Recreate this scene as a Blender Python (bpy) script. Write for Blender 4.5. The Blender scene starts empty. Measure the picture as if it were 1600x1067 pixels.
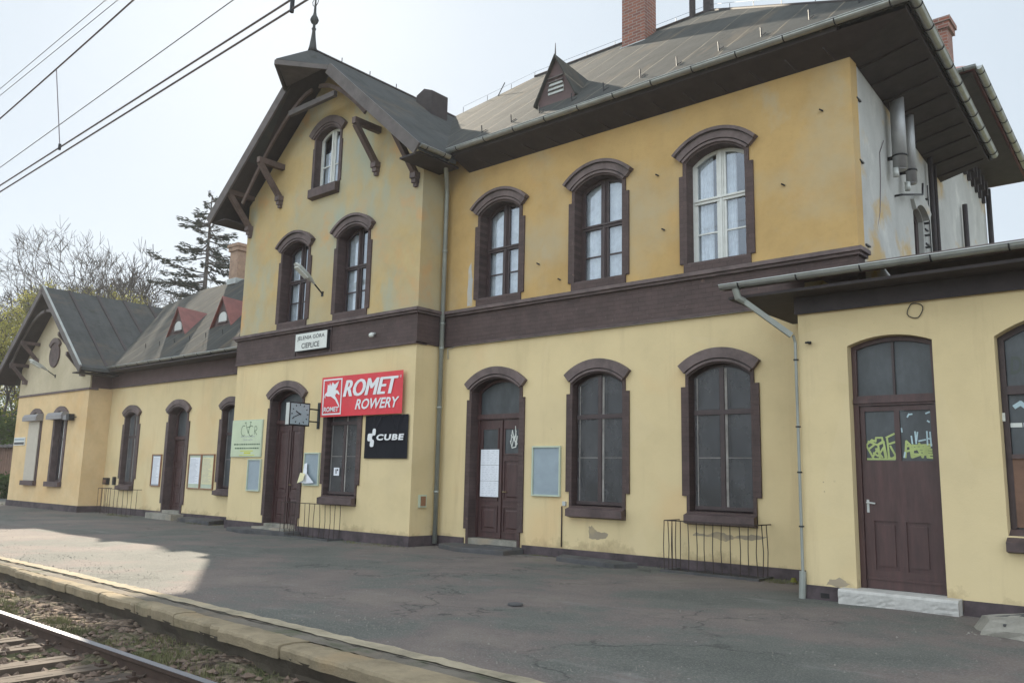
import bpy, bmesh, math, random
from mathutils import Vector, Matrix
from mathutils.geometry import tessellate_polygon
random.seed(7)
SC = bpy.context.scene
COL = SC.collection
# ------------------------------------------------------------------ camera, sky, sun, exposure
cd = bpy.data.cameras.new('camera'); cam = bpy.data.objects.new('camera', cd); COL.objects.link(cam)
cd.sensor_width = 36.0; cd.lens = 1302.8 / 1600 * 36.0; cd.clip_end = 2000; cd.clip_start = .05
RX = Vector((0.75596564, 0.65424496, 0.02189738)); UX = Vector((0.08937885, -0.13629742, 0.98662781)); FX = Vector((-0.64848082, 0.74389956, 0.16151182))
M = Matrix((RX, UX, -FX)).transposed().to_4x4(); M.translation = Vector((13.2, -12.8, 1.45)); cam.matrix_world = M
SC.camera = cam
W = bpy.data.worlds.new('World'); SC.world = W; W.use_nodes = True
wn = W.node_tree.nodes; wl = W.node_tree.links
sky = wn.new('ShaderNodeTexSky'); sky.sky_type = 'NISHITA'; sky.sun_disc = False
SUN = Vector((-1.35, .854, 1.0)).normalized()
sky.sun_elevation = math.asin(SUN.z); sky.sun_rotation = math.atan2(SUN.x, SUN.y)
sky.air_density = 1.0; sky.dust_density = 1.2; sky.ozone_density = 1.5; sky.altitude = 300
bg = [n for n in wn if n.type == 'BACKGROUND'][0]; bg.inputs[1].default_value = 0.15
# thin high cloud veils the clear sky; extra brightness is added behind the camera, out of view, to light the facade
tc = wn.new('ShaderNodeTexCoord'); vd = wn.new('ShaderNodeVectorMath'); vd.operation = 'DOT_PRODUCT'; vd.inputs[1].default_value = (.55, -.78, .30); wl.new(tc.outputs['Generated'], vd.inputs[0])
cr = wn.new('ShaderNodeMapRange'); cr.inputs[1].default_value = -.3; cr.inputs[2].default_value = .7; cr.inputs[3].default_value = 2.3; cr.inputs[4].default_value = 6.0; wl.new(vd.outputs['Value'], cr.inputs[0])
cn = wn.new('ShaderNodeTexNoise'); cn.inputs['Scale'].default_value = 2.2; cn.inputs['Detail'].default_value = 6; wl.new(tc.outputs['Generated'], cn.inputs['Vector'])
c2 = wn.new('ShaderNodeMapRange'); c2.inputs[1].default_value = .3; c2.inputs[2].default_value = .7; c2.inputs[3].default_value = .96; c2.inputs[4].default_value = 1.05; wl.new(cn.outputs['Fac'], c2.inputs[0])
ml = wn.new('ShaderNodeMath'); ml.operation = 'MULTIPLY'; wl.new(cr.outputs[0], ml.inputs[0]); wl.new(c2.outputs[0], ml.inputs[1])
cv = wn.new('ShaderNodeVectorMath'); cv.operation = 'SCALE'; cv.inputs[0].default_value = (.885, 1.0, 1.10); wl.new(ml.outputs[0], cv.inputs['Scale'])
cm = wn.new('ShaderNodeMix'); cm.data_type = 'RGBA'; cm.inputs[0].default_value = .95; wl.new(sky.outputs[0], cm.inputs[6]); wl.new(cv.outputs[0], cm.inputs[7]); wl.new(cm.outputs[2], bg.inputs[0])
sd = bpy.data.lights.new('sun', 'SUN'); sd.energy = 4.8; sd.angle = math.radians(.9); sd.color = (1, .89, .72)
so = bpy.data.objects.new('sun', sd); COL.objects.link(so); so.rotation_euler = SUN.to_track_quat('Z', 'Y').to_euler(); so.location = (-20, 14, 30)
SC.view_settings.view_transform = 'Standard'; SC.view_settings.look = 'None'; SC.view_settings.exposure = 1.1; SC.view_settings.gamma = 1

# ------------------------------------------------------------------ materials
class NT:
    def __init__(s, name):
        s.m = bpy.data.materials.new(name); s.m.use_nodes = True; s.t = s.m.node_tree; s.n = s.t.nodes
        s.p = s.n['Principled BSDF']; s.pos = s.n.new('ShaderNodeNewGeometry').outputs['Position']
    def link(s, a, b): s.t.links.new(a, b)
    def mapping(s, scale=(1, 1, 1), rot=(0, 0, 0), src=None):
        mp = s.n.new('ShaderNodeMapping'); mp.inputs['Scale'].default_value = scale; mp.inputs['Rotation'].default_value = rot
        s.link(src or s.pos, mp.inputs[0]); return mp.outputs[0]
    def noise(s, scale, detail=6, rough=.6, vec=None, dist=0):
        t = s.n.new('ShaderNodeTexNoise'); t.inputs['Scale'].default_value = scale; t.inputs['Detail'].default_value = detail
        t.inputs['Roughness'].default_value = rough; t.inputs['Distortion'].default_value = dist
        s.link(vec or s.pos, t.inputs['Vector']); return t.outputs['Fac']
    def ramp(s, fac, stops):
        r = s.n.new('ShaderNodeValToRGB'); e = r.color_ramp.elements
        while len(e) < len(stops): e.new(.5)
        for el, (p, c) in zip(e, stops):
            el.position = p; el.color = (c, c, c, 1) if isinstance(c, (int, float)) else (*c, 1)
        s.link(fac, r.inputs[0]); return r.outputs[0]
    def mix(s, fac, a, b, mode='MIX'):
        x = s.n.new('ShaderNodeMix'); x.data_type = 'RGBA'; x.blend_type = mode
        for v, k in ((fac, 0), (a, 6), (b, 7)):
            if hasattr(v, 'links'): s.link(v, x.inputs[k])
            else: x.inputs[k].default_value = v if isinstance(v, (int, float)) else (*v, 1)
        return x.outputs[2]
    def math(s, op, a, b=None, c=None):
        x = s.n.new('ShaderNodeMath'); x.operation = op
        for v, k in ((a, 0), (b, 1), (c, 2)):
            if v is None: continue
            if hasattr(v, 'links'): s.link(v, x.inputs[k])
            else: x.inputs[k].default_value = v
        return x.outputs[0]
    def xyz(s, k, vec=None):
        x = s.n.new('ShaderNodeSeparateXYZ'); s.link(vec or s.pos, x.inputs[0]); return x.outputs[k]
    def bump(s, h, strength=.3, dist=.01):
        b = s.n.new('ShaderNodeBump'); b.inputs['Strength'].default_value = strength; b.inputs['Distance'].default_value = dist
        s.link(h, b.inputs['Height']); s.link(b.outputs[0], s.p.inputs['Normal'])
    def done(s, col=None, rough=.8, metal=0, spec=.5):
        if col is not None:
            if hasattr(col, 'links'): s.link(col, s.p.inputs['Base Color'])
            else: s.p.inputs['Base Color'].default_value = (*col, 1)
        if hasattr(rough, 'links'): s.link(rough, s.p.inputs['Roughness'])
        else: s.p.inputs['Roughness'].default_value = rough
        s.p.inputs['Metallic'].default_value = metal; s.p.inputs['Specular IOR Level'].default_value = spec
        return s.m
def sc(c, k): return tuple(min(1, x * k) for x in c)
def simple(name, c, rough=.7, metal=0, var=.12, scale=6, bump=.1, spec=.5, bs=60):
    t = NT(name); f = t.noise(scale, 8, .65)
    col = t.ramp(f, [(.3, sc(c, 1 - var)), (.5, c), (.72, sc(c, 1 + var))])
    if bump: t.bump(t.noise(bs, 5, .6), bump, .006)
    return t.done(col, rough, metal, spec)
MT = {}
def plaster(name, c, blots, bumps=.35):
    t = NT(name)
    col = t.ramp(t.noise(1.1, 9, .62), [(.3, sc(c, .86)), (.5, c), (.7, sc(c, 1.1))])
    col = t.mix(t.math('MULTIPLY', t.ramp(t.noise(9, 6, .7), [(.5, 0.), (.8, 1.)]), .35), col, sc(c, .72))
    for (bc, s, lo, hi, k, vec) in blots:
        v = t.mapping(vec) if vec else None
        col = t.mix(t.math('MULTIPLY', t.ramp(t.noise(s, 8, .6, v), [(lo, 0.), (hi, 1.)]), k), col, bc)
    h = t.math('ADD', t.noise(3.5, 6, .6), t.math('MULTIPLY', t.noise(70, 4, .7), .25))
    t.bump(h, bumps, .02)
    return t.done(col, .93, 0, .2)
# lower wall: pale yellow, with dirt rising from the plinth as a stain of its own
def lower_wall():
    t = NT('pale yellow render'); c = (.635, .505, .285)
    col = t.ramp(t.noise(.8, 9, .6), [(.28, sc(c, .88)), (.5, c), (.72, sc(c, 1.07))])
    z = t.xyz(2)
    g = t.math('ADD', z, t.math('MULTIPLY', t.noise(1.6, 8, .7), 1.5))
    col = t.mix(t.ramp(g, [(.80, .75), (.98, .22), (1.35, .0)]) , col, (.36, .27, .15))
    pk = t.ramp(t.noise(.55, 3, .5), [(.56, 0.), (.7, 1.)])
    col = t.mix(t.math('MULTIPLY', pk, .35), col, (.66, .42, .2))
    sp = t.ramp(t.noise(11, 3, .6), [(.70, 0.), (.74, 1.)])
    col = t.mix(t.math('MULTIPLY', sp, .35), col, (.35, .27, .17))
    st = t.ramp(t.noise(1.3, 6, .7, t.mapping((2.2, 2.2, .22))), [(.55, 0.), (.75, 1.)])
    col = t.mix(t.math('MULTIPLY', st, .38), col, (.42, .31, .18))
    rp_ = t.n.new('ShaderNodeTexVoronoi'); rp_.inputs['Scale'].default_value = .6; t.link(t.mapping((1, 1, 1.3)), rp_.inputs['Vector'])
    col = t.mix(t.math('MULTIPLY', t.ramp(t.xyz(0, rp_.outputs['Color']), [(.62, 0.), (.66, 1.)]), t.math('MULTIPLY', t.noise(1.3, 5, .6), .22)), col, (.68, .56, .36))
    t.bump(t.math('ADD', t.noise(4, 6, .6), t.math('MULTIPLY', t.noise(80, 4, .7), .2)), .3, .02)
    return t.done(col, .93, 0, .2)
MT['low'] = lower_wall()
MT['high'] = plaster('ochre upper render', (.475, .315, .13), [((.42, .345, .22), .42, .5, .66, .75, None), ((.50, .28, .10), .9, .56, .7, .35, None), ((.40, .38, .30), .75, .62, .74, .6, (1, 1, .6))])
MT['high2'] = plaster('weathered tower render', (.48, .35, .165), [((.40, .365, .25), .45, .42, .62, .85, None), ((.62, .30, .08), .9, .56, .7, .6, None), ((.33, .37, .30), .7, .56, .68, .7, (1, 1, .5))])
MT['pav'] = plaster('warm yellow render', (.64, .47, .26), [((.62, .38, .16), .6, .5, .7, .5, None)])
MT['gable'] = plaster('faded gable render', (.50, .43, .30), [((.42, .36, .24), .9, .5, .66, .6, None)])
MT['gray'] = plaster('grey patched render', (.42, .415, .39), [((.48, .33, .14), .55, .54, .62, .9, (1, .6, 1)), ((.62, .61, .56), 1.2, .52, .7, .6, None)])
def brick_trim(name, c, bumpk):
    t = NT(name)
    cmb = t.n.new('ShaderNodeCombineXYZ'); t.link(t.xyz(0), cmb.inputs[0]); t.link(t.xyz(2), cmb.inputs[1]); t.link(t.xyz(1), cmb.inputs[2])
    b = t.n.new('ShaderNodeTexBrick'); t.link(cmb.outputs[0], b.inputs['Vector']); b.inputs['Scale'].default_value = 1
    b.inputs['Brick Width'].default_value = .27; b.inputs['Row Height'].default_value = .082; b.inputs['Mortar Size'].default_value = .006
    b.inputs['Color1'].default_value = (*c, 1); b.inputs['Color2'].default_value = (*sc(c, .8), 1); b.inputs['Mortar'].default_value = (*sc(c, .62), 1); b.inputs['Mortar Smooth'].default_value = .4
    col = t.mix(t.math('MULTIPLY', t.ramp(t.noise(2.2, 8, .7), [(.45, 0.), (.75, 1.)]), .55), b.outputs[0], sc(c, 1.6))
    col = t.mix(t.math('MULTIPLY', t.ramp(t.noise(13, 5, .7), [(.62, 0.), (.72, 1.)]), .4), col, (.2, .15, .13))
    col = t.mix(t.math('MULTIPLY', t.ramp(t.noise(6, 7, .75), [(.66, 0.), (.69, 1.)]), .6), col, (.24, .15, .11))
    t.bump(t.math('ADD', t.math('MULTIPLY', b.outputs['Fac'], -1), t.noise(30, 4, .6)), bumpk, .008)
    return t.done(col, .72, 0, .35)
MT['brick'] = brick_trim('painted brown brick', (.080, .053, .048), .5)
MT['trim'] = simple('brown painted trim', (.078, .051, .047), .66, var=.45, scale=3.5, bump=.25, bs=25)
MT['trim2'] = simple('greyed brown moulding', (.118, .086, .080), .75, var=.42, scale=3, bump=.25, bs=22)
MT['plinth'] = simple('dark brown plinth paint', (.068, .050, .052), .85, var=.6, scale=3, bump=.5, bs=18)
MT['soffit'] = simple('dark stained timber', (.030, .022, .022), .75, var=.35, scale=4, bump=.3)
MT['fascia'] = simple('brown boarding', (.085, .05, .048), .7, var=.25, scale=3, bump=.2)
MT['rake'] = simple('weathered bargeboard', (.10, .085, .08), .8, var=.3, scale=3, bump=.3)
MT['brace'] = simple('faded timber brace', (.105, .072, .062), .8, var=.3, scale=5, bump=.3)
def wood_door():
    t = NT('dark brown door paint'); c = (.062, .030, .027)
    col = t.ramp(t.noise(3, 8, .7, t.mapping((4, 4, .6))), [(.3, sc(c, .7)), (.5, c), (.75, sc(c, 1.45))])
    t.bump(t.noise(14, 5, .7, t.mapping((6, 6, .6))), .18, .004)
    return t.done(col, t.ramp(t.noise(6, 4, .6), [(.3, .35), (.7, .6)]), 0, .5)
MT['door'] = wood_door()
MT['darkframe'] = simple('dark window paint', (.045, .027, .026), .5, var=.3, scale=6, bump=.1)
MT['white'] = simple('white window paint', (.62, .62, .58), .5, var=.08, scale=8, bump=.05)
def roofmat(name, c, rot, strip, seams=True):
    t = NT(name)
    v = t.mapping((1, 1, 1), rot)
    col = t.ramp(t.noise(1.2, 9, .65), [(.3, sc(c, .75)), (.5, c), (.72, sc(c, 1.3))])
    streak = t.ramp(t.noise(1.5, 6, .7, t.mapping(strip)), [(.35, 0.), (.7, 1.)])
    col = t.mix(t.math('MULTIPLY', streak, .5), col, sc(c, 1.5))
    d = t.ramp(t.noise(2.6, 7, .7), [(.58, 0.), (.68, 1.)])
    col = t.mix(t.math('MULTIPLY', d, .6), col, (.036, .036, .03))
    rs = t.ramp(t.noise(.7, 6, .7, t.mapping((1.4, .5, .5))), [(.55, 0.), (.66, 1.)]); col = t.mix(t.math('MULTIPLY', rs, .45), col, (.13, .10, .07))
    if seams:
        ax = 0 if seams == 'x' else 1
        w = t.math('ADD', t.xyz(ax), t.math('MULTIPLY', t.noise(1.2, 3, .5), .10))
        fr = t.math('FRACT', t.math('MULTIPLY', w, 1.02))
        ln = t.ramp(fr, [(0, 0.), (.02, 1.), (.035, 1.), (.06, 0.)])
        brk = t.ramp(t.noise(1.1, 3, .6), [(.4, .25), (.6, 1.)])
        col = t.mix(t.math('MULTIPLY', t.math('MULTIPLY', ln, brk), .6), col, (.20, .17, .125))
        hh = t.ramp(fr, [(0, 0.), (.03, 1.), (.5, .6), (1, 0.)])
        t.bump(t.math('ADD', hh, t.noise(9, 6, .7)), .5, .015)
    else:
        t.bump(t.noise(9, 6, .7), .4, .02)
    return t.done(col, .95, 0, .06)
MT['roof'] = roofmat('grey tarred roofing felt', (.050, .051, .048), (0, 0, 0), (3.2, .5, .5), 'x')
MT['roofy'] = roofmat('grey felt of the gable roofs', (.056, .058, .057), (0, 0, 0), (.5, 3.0, .5), False)
MT['redroof'] = simple('red painted tin', (.20, .07, .06), .6, var=.25, scale=3, bump=.1)
MT['annexroof'] = simple('brown stained felt', (.085, .06, .052), .8, var=.4, scale=3, bump=.3)
MT['rust'] = simple('rusty roof tin', (.26, .12, .09), .7, var=.3, scale=5, bump=.2)
MT['zinc'] = simple('dull zinc', (.36, .37, .35), .42, .75, .22, 3.5, .1)
MT['pipe'] = simple('grey painted downpipe', (.27, .28, .25), .5, .3, .18, 2, .08)
MT['steel'] = simple('shiny flue steel', (.38, .38, .38), .55, .8, .12, 4, .06)
MT['black'] = simple('black iron', (.02, .02, .022), .55, .3, .3, 10, .2)
MT['rodrust'] = simple('rusty dark rod', (.045, .03, .025), .75, .2, .3, 14, .2)
MT['wire'] = simple('wire', (.17, .145, .15), .5, .5, .1, 5, 0)
MT['wirefaint'] = simple('pale wire', (.30, .30, .31), .6, .3, .1, 5, 0)
def chimbrick():
    t = NT('red chimney brick')
    cmb = t.n.new('ShaderNodeCombineXYZ'); t.link(t.math('ADD', t.xyz(0), t.xyz(1)), cmb.inputs[0]); t.link(t.xyz(2), cmb.inputs[1])
    b = t.n.new('ShaderNodeTexBrick'); t.link(cmb.outputs[0], b.inputs['Vector']); b.inputs['Scale'].default_value = 1
    b.inputs['Brick Width'].default_value = .26; b.inputs['Row Height'].default_value = .085; b.inputs['Mortar Size'].default_value = .012
    b.inputs['Color1'].default_value = (.25, .085, .05, 1); b.inputs['Color2'].default_value = (.16, .06, .045, 1); b.inputs['Mortar'].default_value = (.24, .19, .16, 1)
    t.bump(b.outputs['Fac'], -.5, .01)
    return t.done(b.outputs[0], .85)
MT['chim'] = chimbrick()
def glass(name, tint, rough=.03):
    t = NT(name); n = t.n
    tr = n.new('ShaderNodeBsdfTransparent'); tr.inputs[0].default_value = (*tint, 1)
    gl = n.new('ShaderNodeBsdfGlossy'); gl.inputs['Roughness'].default_value = rough; gl.inputs['Color'].default_value = (.80, .85, .92, 1)
    fr = n.new('ShaderNodeLayerWeight'); fr.inputs[0].default_value = .5
    bp = n.new('ShaderNodeBump'); bp.inputs['Strength'].default_value = .12; bp.inputs['Distance'].default_value = .02
    t.link(t.noise(1.6, 2, .5), bp.inputs['Height']); t.link(bp.outputs[0], gl.inputs['Normal']); t.link(bp.outputs[0], fr.inputs['Normal'])
    mx = n.new('ShaderNodeMixShader'); t.link(t.math('MULTIPLY_ADD', t.math('POWER', fr.outputs['Facing'], 2.5), .9, .16), mx.inputs[0]); t.link(tr.outputs[0], mx.inputs[1]); t.link(gl.outputs[0], mx.inputs[2])
    t.link(mx.outputs[0], n['Material Output'].inputs['Surface']); return t.m
MT['glass'] = glass('window glass', (.72, .76, .78))
def dusty(name, c, a0, a1):
    t = NT(name); n = t.n
    tr = n.new('ShaderNodeBsdfTransparent'); tr.inputs[0].default_value = (.8, .8, .8, 1)
    col = t.ramp(t.noise(2.4, 8, .65, t.mapping((1.6, 1.6, .7))), [(.3, sc(c, .6)), (.5, c), (.75, sc(c, 1.7))])
    t.done(col, .42, 0, .6)
    mx = n.new('ShaderNodeMixShader'); t.link(t.ramp(t.noise(1.6, 6, .6), [(.3, a0), (.7, a1)]), mx.inputs[0])
    t.link(tr.outputs[0], mx.inputs[1]); t.link(t.p.outputs[0], mx.inputs[2]); t.link(mx.outputs[0], n['Material Output'].inputs['Surface']); return t.m
MT['mesh'] = dusty('dusty security mesh', (.050, .049, .050), .6, .85)
MT['dirtyglass'] = dusty('dirty glass', (.055, .062, .066), .8, .95)
MT['curtain'] = simple('white net curtain', (.80, .81, .84), .9, var=.25, scale=5, bump=.3, bs=9)
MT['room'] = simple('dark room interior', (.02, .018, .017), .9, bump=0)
MT['asphalt'] = None
def asphalt():
    t = NT('worn asphalt'); c = (.118, .110, .106)
    col = t.ramp(t.noise(.42, 9, .62), [(.34, (.062, .066, .058)), (.46, (.090, .091, .080)), (.54, (.122, .097, .088)), (.66, (.158, .130, .110))])
    col = t.mix(t.math('MULTIPLY', t.ramp(t.noise(1.9, 8, .72), [(.52, 0.), (.62, 1.)]), .35), col, (.062, .060, .057))
    gr = t.noise(55, 6, .75); col = t.mix(t.math('MULTIPLY', t.ramp(gr, [(.48, 0.), (.72, 1.)]), .7), col, (.25, .235, .21))
    g2 = t.noise(21, 6, .8); col = t.mix(t.math('MULTIPLY', t.ramp(g2, [(.56, 0.), (.66, 1.)]), .5), col, (.19, .175, .15))
    pat = t.ramp(t.noise(.9, 7, .7, t.mapping((.5, 1.6, 1))), [(.6, 0.), (.68, 1.)])
    col = t.mix(t.math('MULTIPLY', pat, .45), col, (.20, .19, .175))
    moss = t.ramp(t.noise(.8, 6, .7), [(.60, 0.), (.72, 1.)])
    y = t.xyz(1); nearw = t.ramp(t.math('ABSOLUTE', t.math('ADD', y, .6)), [(.5, 1.), (1.6, 0.)])
    col = t.mix(t.math('MULTIPLY', t.math('MULTIPLY', moss, nearw), .6), col, (.085, .105, .05))
    sp = t.ramp(t.noise(7, 4, .7), [(.70, 0.), (.72, 1.)]); col = t.mix(t.math('MULTIPLY', sp, .8), col, (.38, .36, .33))
    cr = t.n.new('ShaderNodeTexVoronoi'); cr.feature = 'DISTANCE_TO_EDGE'; cr.inputs['Scale'].default_value = .55
    wv = t.n.new('ShaderNodeVectorMath'); wv.operation = 'ADD'; t.link(t.pos, wv.inputs[0])
    nz = t.n.new('ShaderNodeTexNoise'); nz.inputs['Scale'].default_value = 2.5; nz.inputs['Detail'].default_value = 6; t.link(t.pos, nz.inputs['Vector']); t.link(nz.outputs['Color'], wv.inputs[1]); t.link(wv.outputs[0], cr.inputs['Vector'])
    ck = t.math('MULTIPLY', t.ramp(cr.outputs['Distance'], [(0., 1.), (.018, 0.)]), t.ramp(t.noise(.6, 3, .5), [(.5, 0.), (.6, 1.)]))
    col = t.mix(t.math('MULTIPLY', ck, .7), col, (.03, .03, .028))
    t.bump(t.math('SUBTRACT', t.math('ADD', t.noise(1.2, 5, .6), t.math('MULTIPLY', gr, .35)), t.math('MULTIPLY', ck, .6)), .5, .02)
    return t.done(col, .9, 0, .3)
MT['asphalt'] = asphalt()
def conc(name, c, moss=.5):
    t = NT(name)
    col = t.ramp(t.noise(2.2, 9, .7), [(.28, sc(c, .6)), (.5, c), (.72, sc(c, 1.35))])
    col = t.mix(t.math('MULTIPLY', t.ramp(t.noise(1.7, 6, .7), [(.55, 0.), (.66, 1.)]), moss), col, (.075, .085, .045))
    col = t.mix(t.math('MULTIPLY', t.ramp(t.noise(1.1, 4, .6), [(.55, 0.), (.7, 1.)]), .5), col, (c[0] * 1.1, c[1] * .85, c[2] * .6))
    t.bump(t.math('ADD', t.noise(5, 7, .7), t.math('MULTIPLY', t.noise(45, 5, .7), .4)), .7, .03)
    return t.done(col, .93, 0, .25)
MT['edge'] = conc('platform edge concrete', (.25, .20, .13), .45)
MT['kerb'] = conc('pale kerb line', (.33, .28, .20), .3)
MT['strip'] = conc('dirty strip', (.15, .13, .105), .75)
MT['stone'] = conc('old stone', (.27, .25, .21), .35)
MT['slab'] = conc('dark slab', (.085, .082, .082), .2)
MT['whitestone'] = simple('whitewashed stone', (.44, .42, .385), .9, var=.2, scale=9, bump=.6, bs=25)
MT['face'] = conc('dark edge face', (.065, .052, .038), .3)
def ballastm():
    t = NT('brown ballast soil')
    v = t.n.new('ShaderNodeTexVoronoi'); v.inputs['Scale'].default_value = 16; t.link(t.pos, v.inputs['Vector'])
    col = t.ramp(t.xyz(0, v.outputs['Color']), [(.1, (.04, .028, .02)), (.5, (.10, .07, .05)), (.9, (.19, .14, .105))])
    g = t.ramp(t.noise(.9, 6, .65), [(.5, 0.), (.6, 1.)])
    col = t.mix(t.math('MULTIPLY', g, .6), col, (.06, .075, .028))
    t.bump(t.math('MULTIPLY', v.outputs['Distance'], -1), 1, .05)
    return t.done(col, .95, 0, .2)
MT['ballast'] = ballastm()
MT['gravel'] = simple('ballast stone', (.125, .085, .062), .9, var=.6, scale=7, bump=.3)
MT['meshframe'] = simple('dusty grey frame', (.24, .22, .20), .8, var=.4, scale=4, bump=0)
MT['tanchim'] = simple('tan rendered chimney', (.30, .20, .14), .9, var=.3, scale=4, bump=.3)
MT['grit'] = simple('pale grit', (.17, .155, .13), .9, var=.5, scale=9, bump=0)
MT['sleeper'] = simple('weathered oak sleeper', (.078, .056, .040), .9, var=.4, scale=5, bump=.6, bs=20)
MT['railside'] = simple('rusty rail side', (.062, .038, .027), .85, .3, .3, 8, .3)
MT['railtop'] = simple('polished rail head', (.27, .27, .29), .5, .8, .1, 6, .05)
MT['grass'] = simple('grass blades', (.115, .112, .045), .8, var=.5, scale=2, bump=0)
MT['soil'] = conc('grassy ground', (.10, .10, .05), .8)
MT['bark'] = simple('grey brown bark', (.075, .062, .055), .9, var=.3, scale=5, bump=.2)
MT['twig'] = simple('thin twigs', (.042, .034, .028), .9, var=.3, scale=1, bump=0)
MT['needle'] = simple('dark conifer needles', (.028, .042, .030), .8, var=.4, scale=2, bump=0)
def leafm(name, c):
    t = NT(name); n = t.n
    oi = t.noise(.9, 3, .6); col = t.ramp(oi, [(.3, sc(c, .6)), (.5, c), (.7, sc(c, 1.5))])
    df = n.new('ShaderNodeBsdfDiffuse'); tl = n.new('ShaderNodeBsdfTranslucent'); t.link(col, df.inputs[0]); t.link(col, tl.inputs[0])
    mx = n.new('ShaderNodeMixShader'); mx.inputs[0].default_value = .45; t.link(df.outputs[0], mx.inputs[1]); t.link(tl.outputs[0], mx.inputs[2]); t.link(mx.outputs[0], n['Material Output'].inputs['Surface']); return t.m
MT['spring'] = leafm('yellow green spring leaves', (.24, .235, .06))
MT['bushleaf'] = leafm('bush leaves', (.06, .085, .028))
MT['red'] = simple('red banner cloth', (.62, .028, .04), .45, var=.1, scale=3, bump=.1, bs=5)
MT['blackcloth'] = simple('black banner cloth', (.011, .011, .015), .75, var=.2, scale=2, bump=.0, spec=.2)
MT['sign'] = simple('white enamel', (.62, .63, .58), .45, var=.08, scale=5, bump=.03)
MT['paint_w'] = simple('white lettering', (.70, .70, .70), .5, var=.06, bump=0)
MT['paint_k'] = simple('black lettering', (.02, .02, .022), .5, var=.1, bump=0)
MT['greensign'] = simple('pale green board', (.50, .56, .38), .5, var=.08, scale=2, bump=.03)
MT['signgreen'] = simple('dark green print', (.06, .11, .06), .5, bump=0)
MT['yel'] = simple('yellow print', (.50, .52, .05), .5, bump=0)
MT['boardblue'] = simple('blue grey board', (.26, .31, .34), .4, var=.1, scale=3, bump=.03)
MT['boardframe'] = simple('pale green frame', (.45, .50, .38), .5, var=.08, bump=.03)
MT['brownframe'] = simple('brown frame', (.26, .13, .07), .6, var=.15, bump=.05)
MT['paper'] = simple('paper', (.70, .71, .74), .8, var=.05, bump=0)
MT['papery'] = simple('yellow paper', (.66, .60, .36), .8, var=.05, bump=0)
MT['print'] = simple('grey print', (.30, .31, .34), .8, bump=0)
MT['clockface'] = simple('blue white clock glass', (.33, .40, .42), .35, var=.1, bump=0)
MT['lampgrey'] = simple('grey lamp shell', (.48, .49, .46), .45, .2, .08, 5, .03)
MT['shutter'] = simple('beige roller shutter', (.47, .42, .34), .6, var=.06, bump=.05)
MT['shutterbox'] = simple('grey shutter box', (.23, .22, .22), .5, .2, .1, 5, .05)
MT['spray'] = simple('yellow green spray paint', (.36, .42, .15), .6, var=.2, bump=0)
MT['spray2'] = simple('pale blue spray paint', (.40, .52, .55), .5, var=.2, bump=0)
MT['spraydark'] = simple('dark spray paint', (.05, .06, .05), .5, bump=0)
MT['shed'] = simple('brown shed boards', (.16, .09, .06), .85, var=.3, scale=4, bump=.3)
MT['brass'] = simple('worn brass', (.35, .28, .15), .4, .8, .1, 6, 0)

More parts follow.
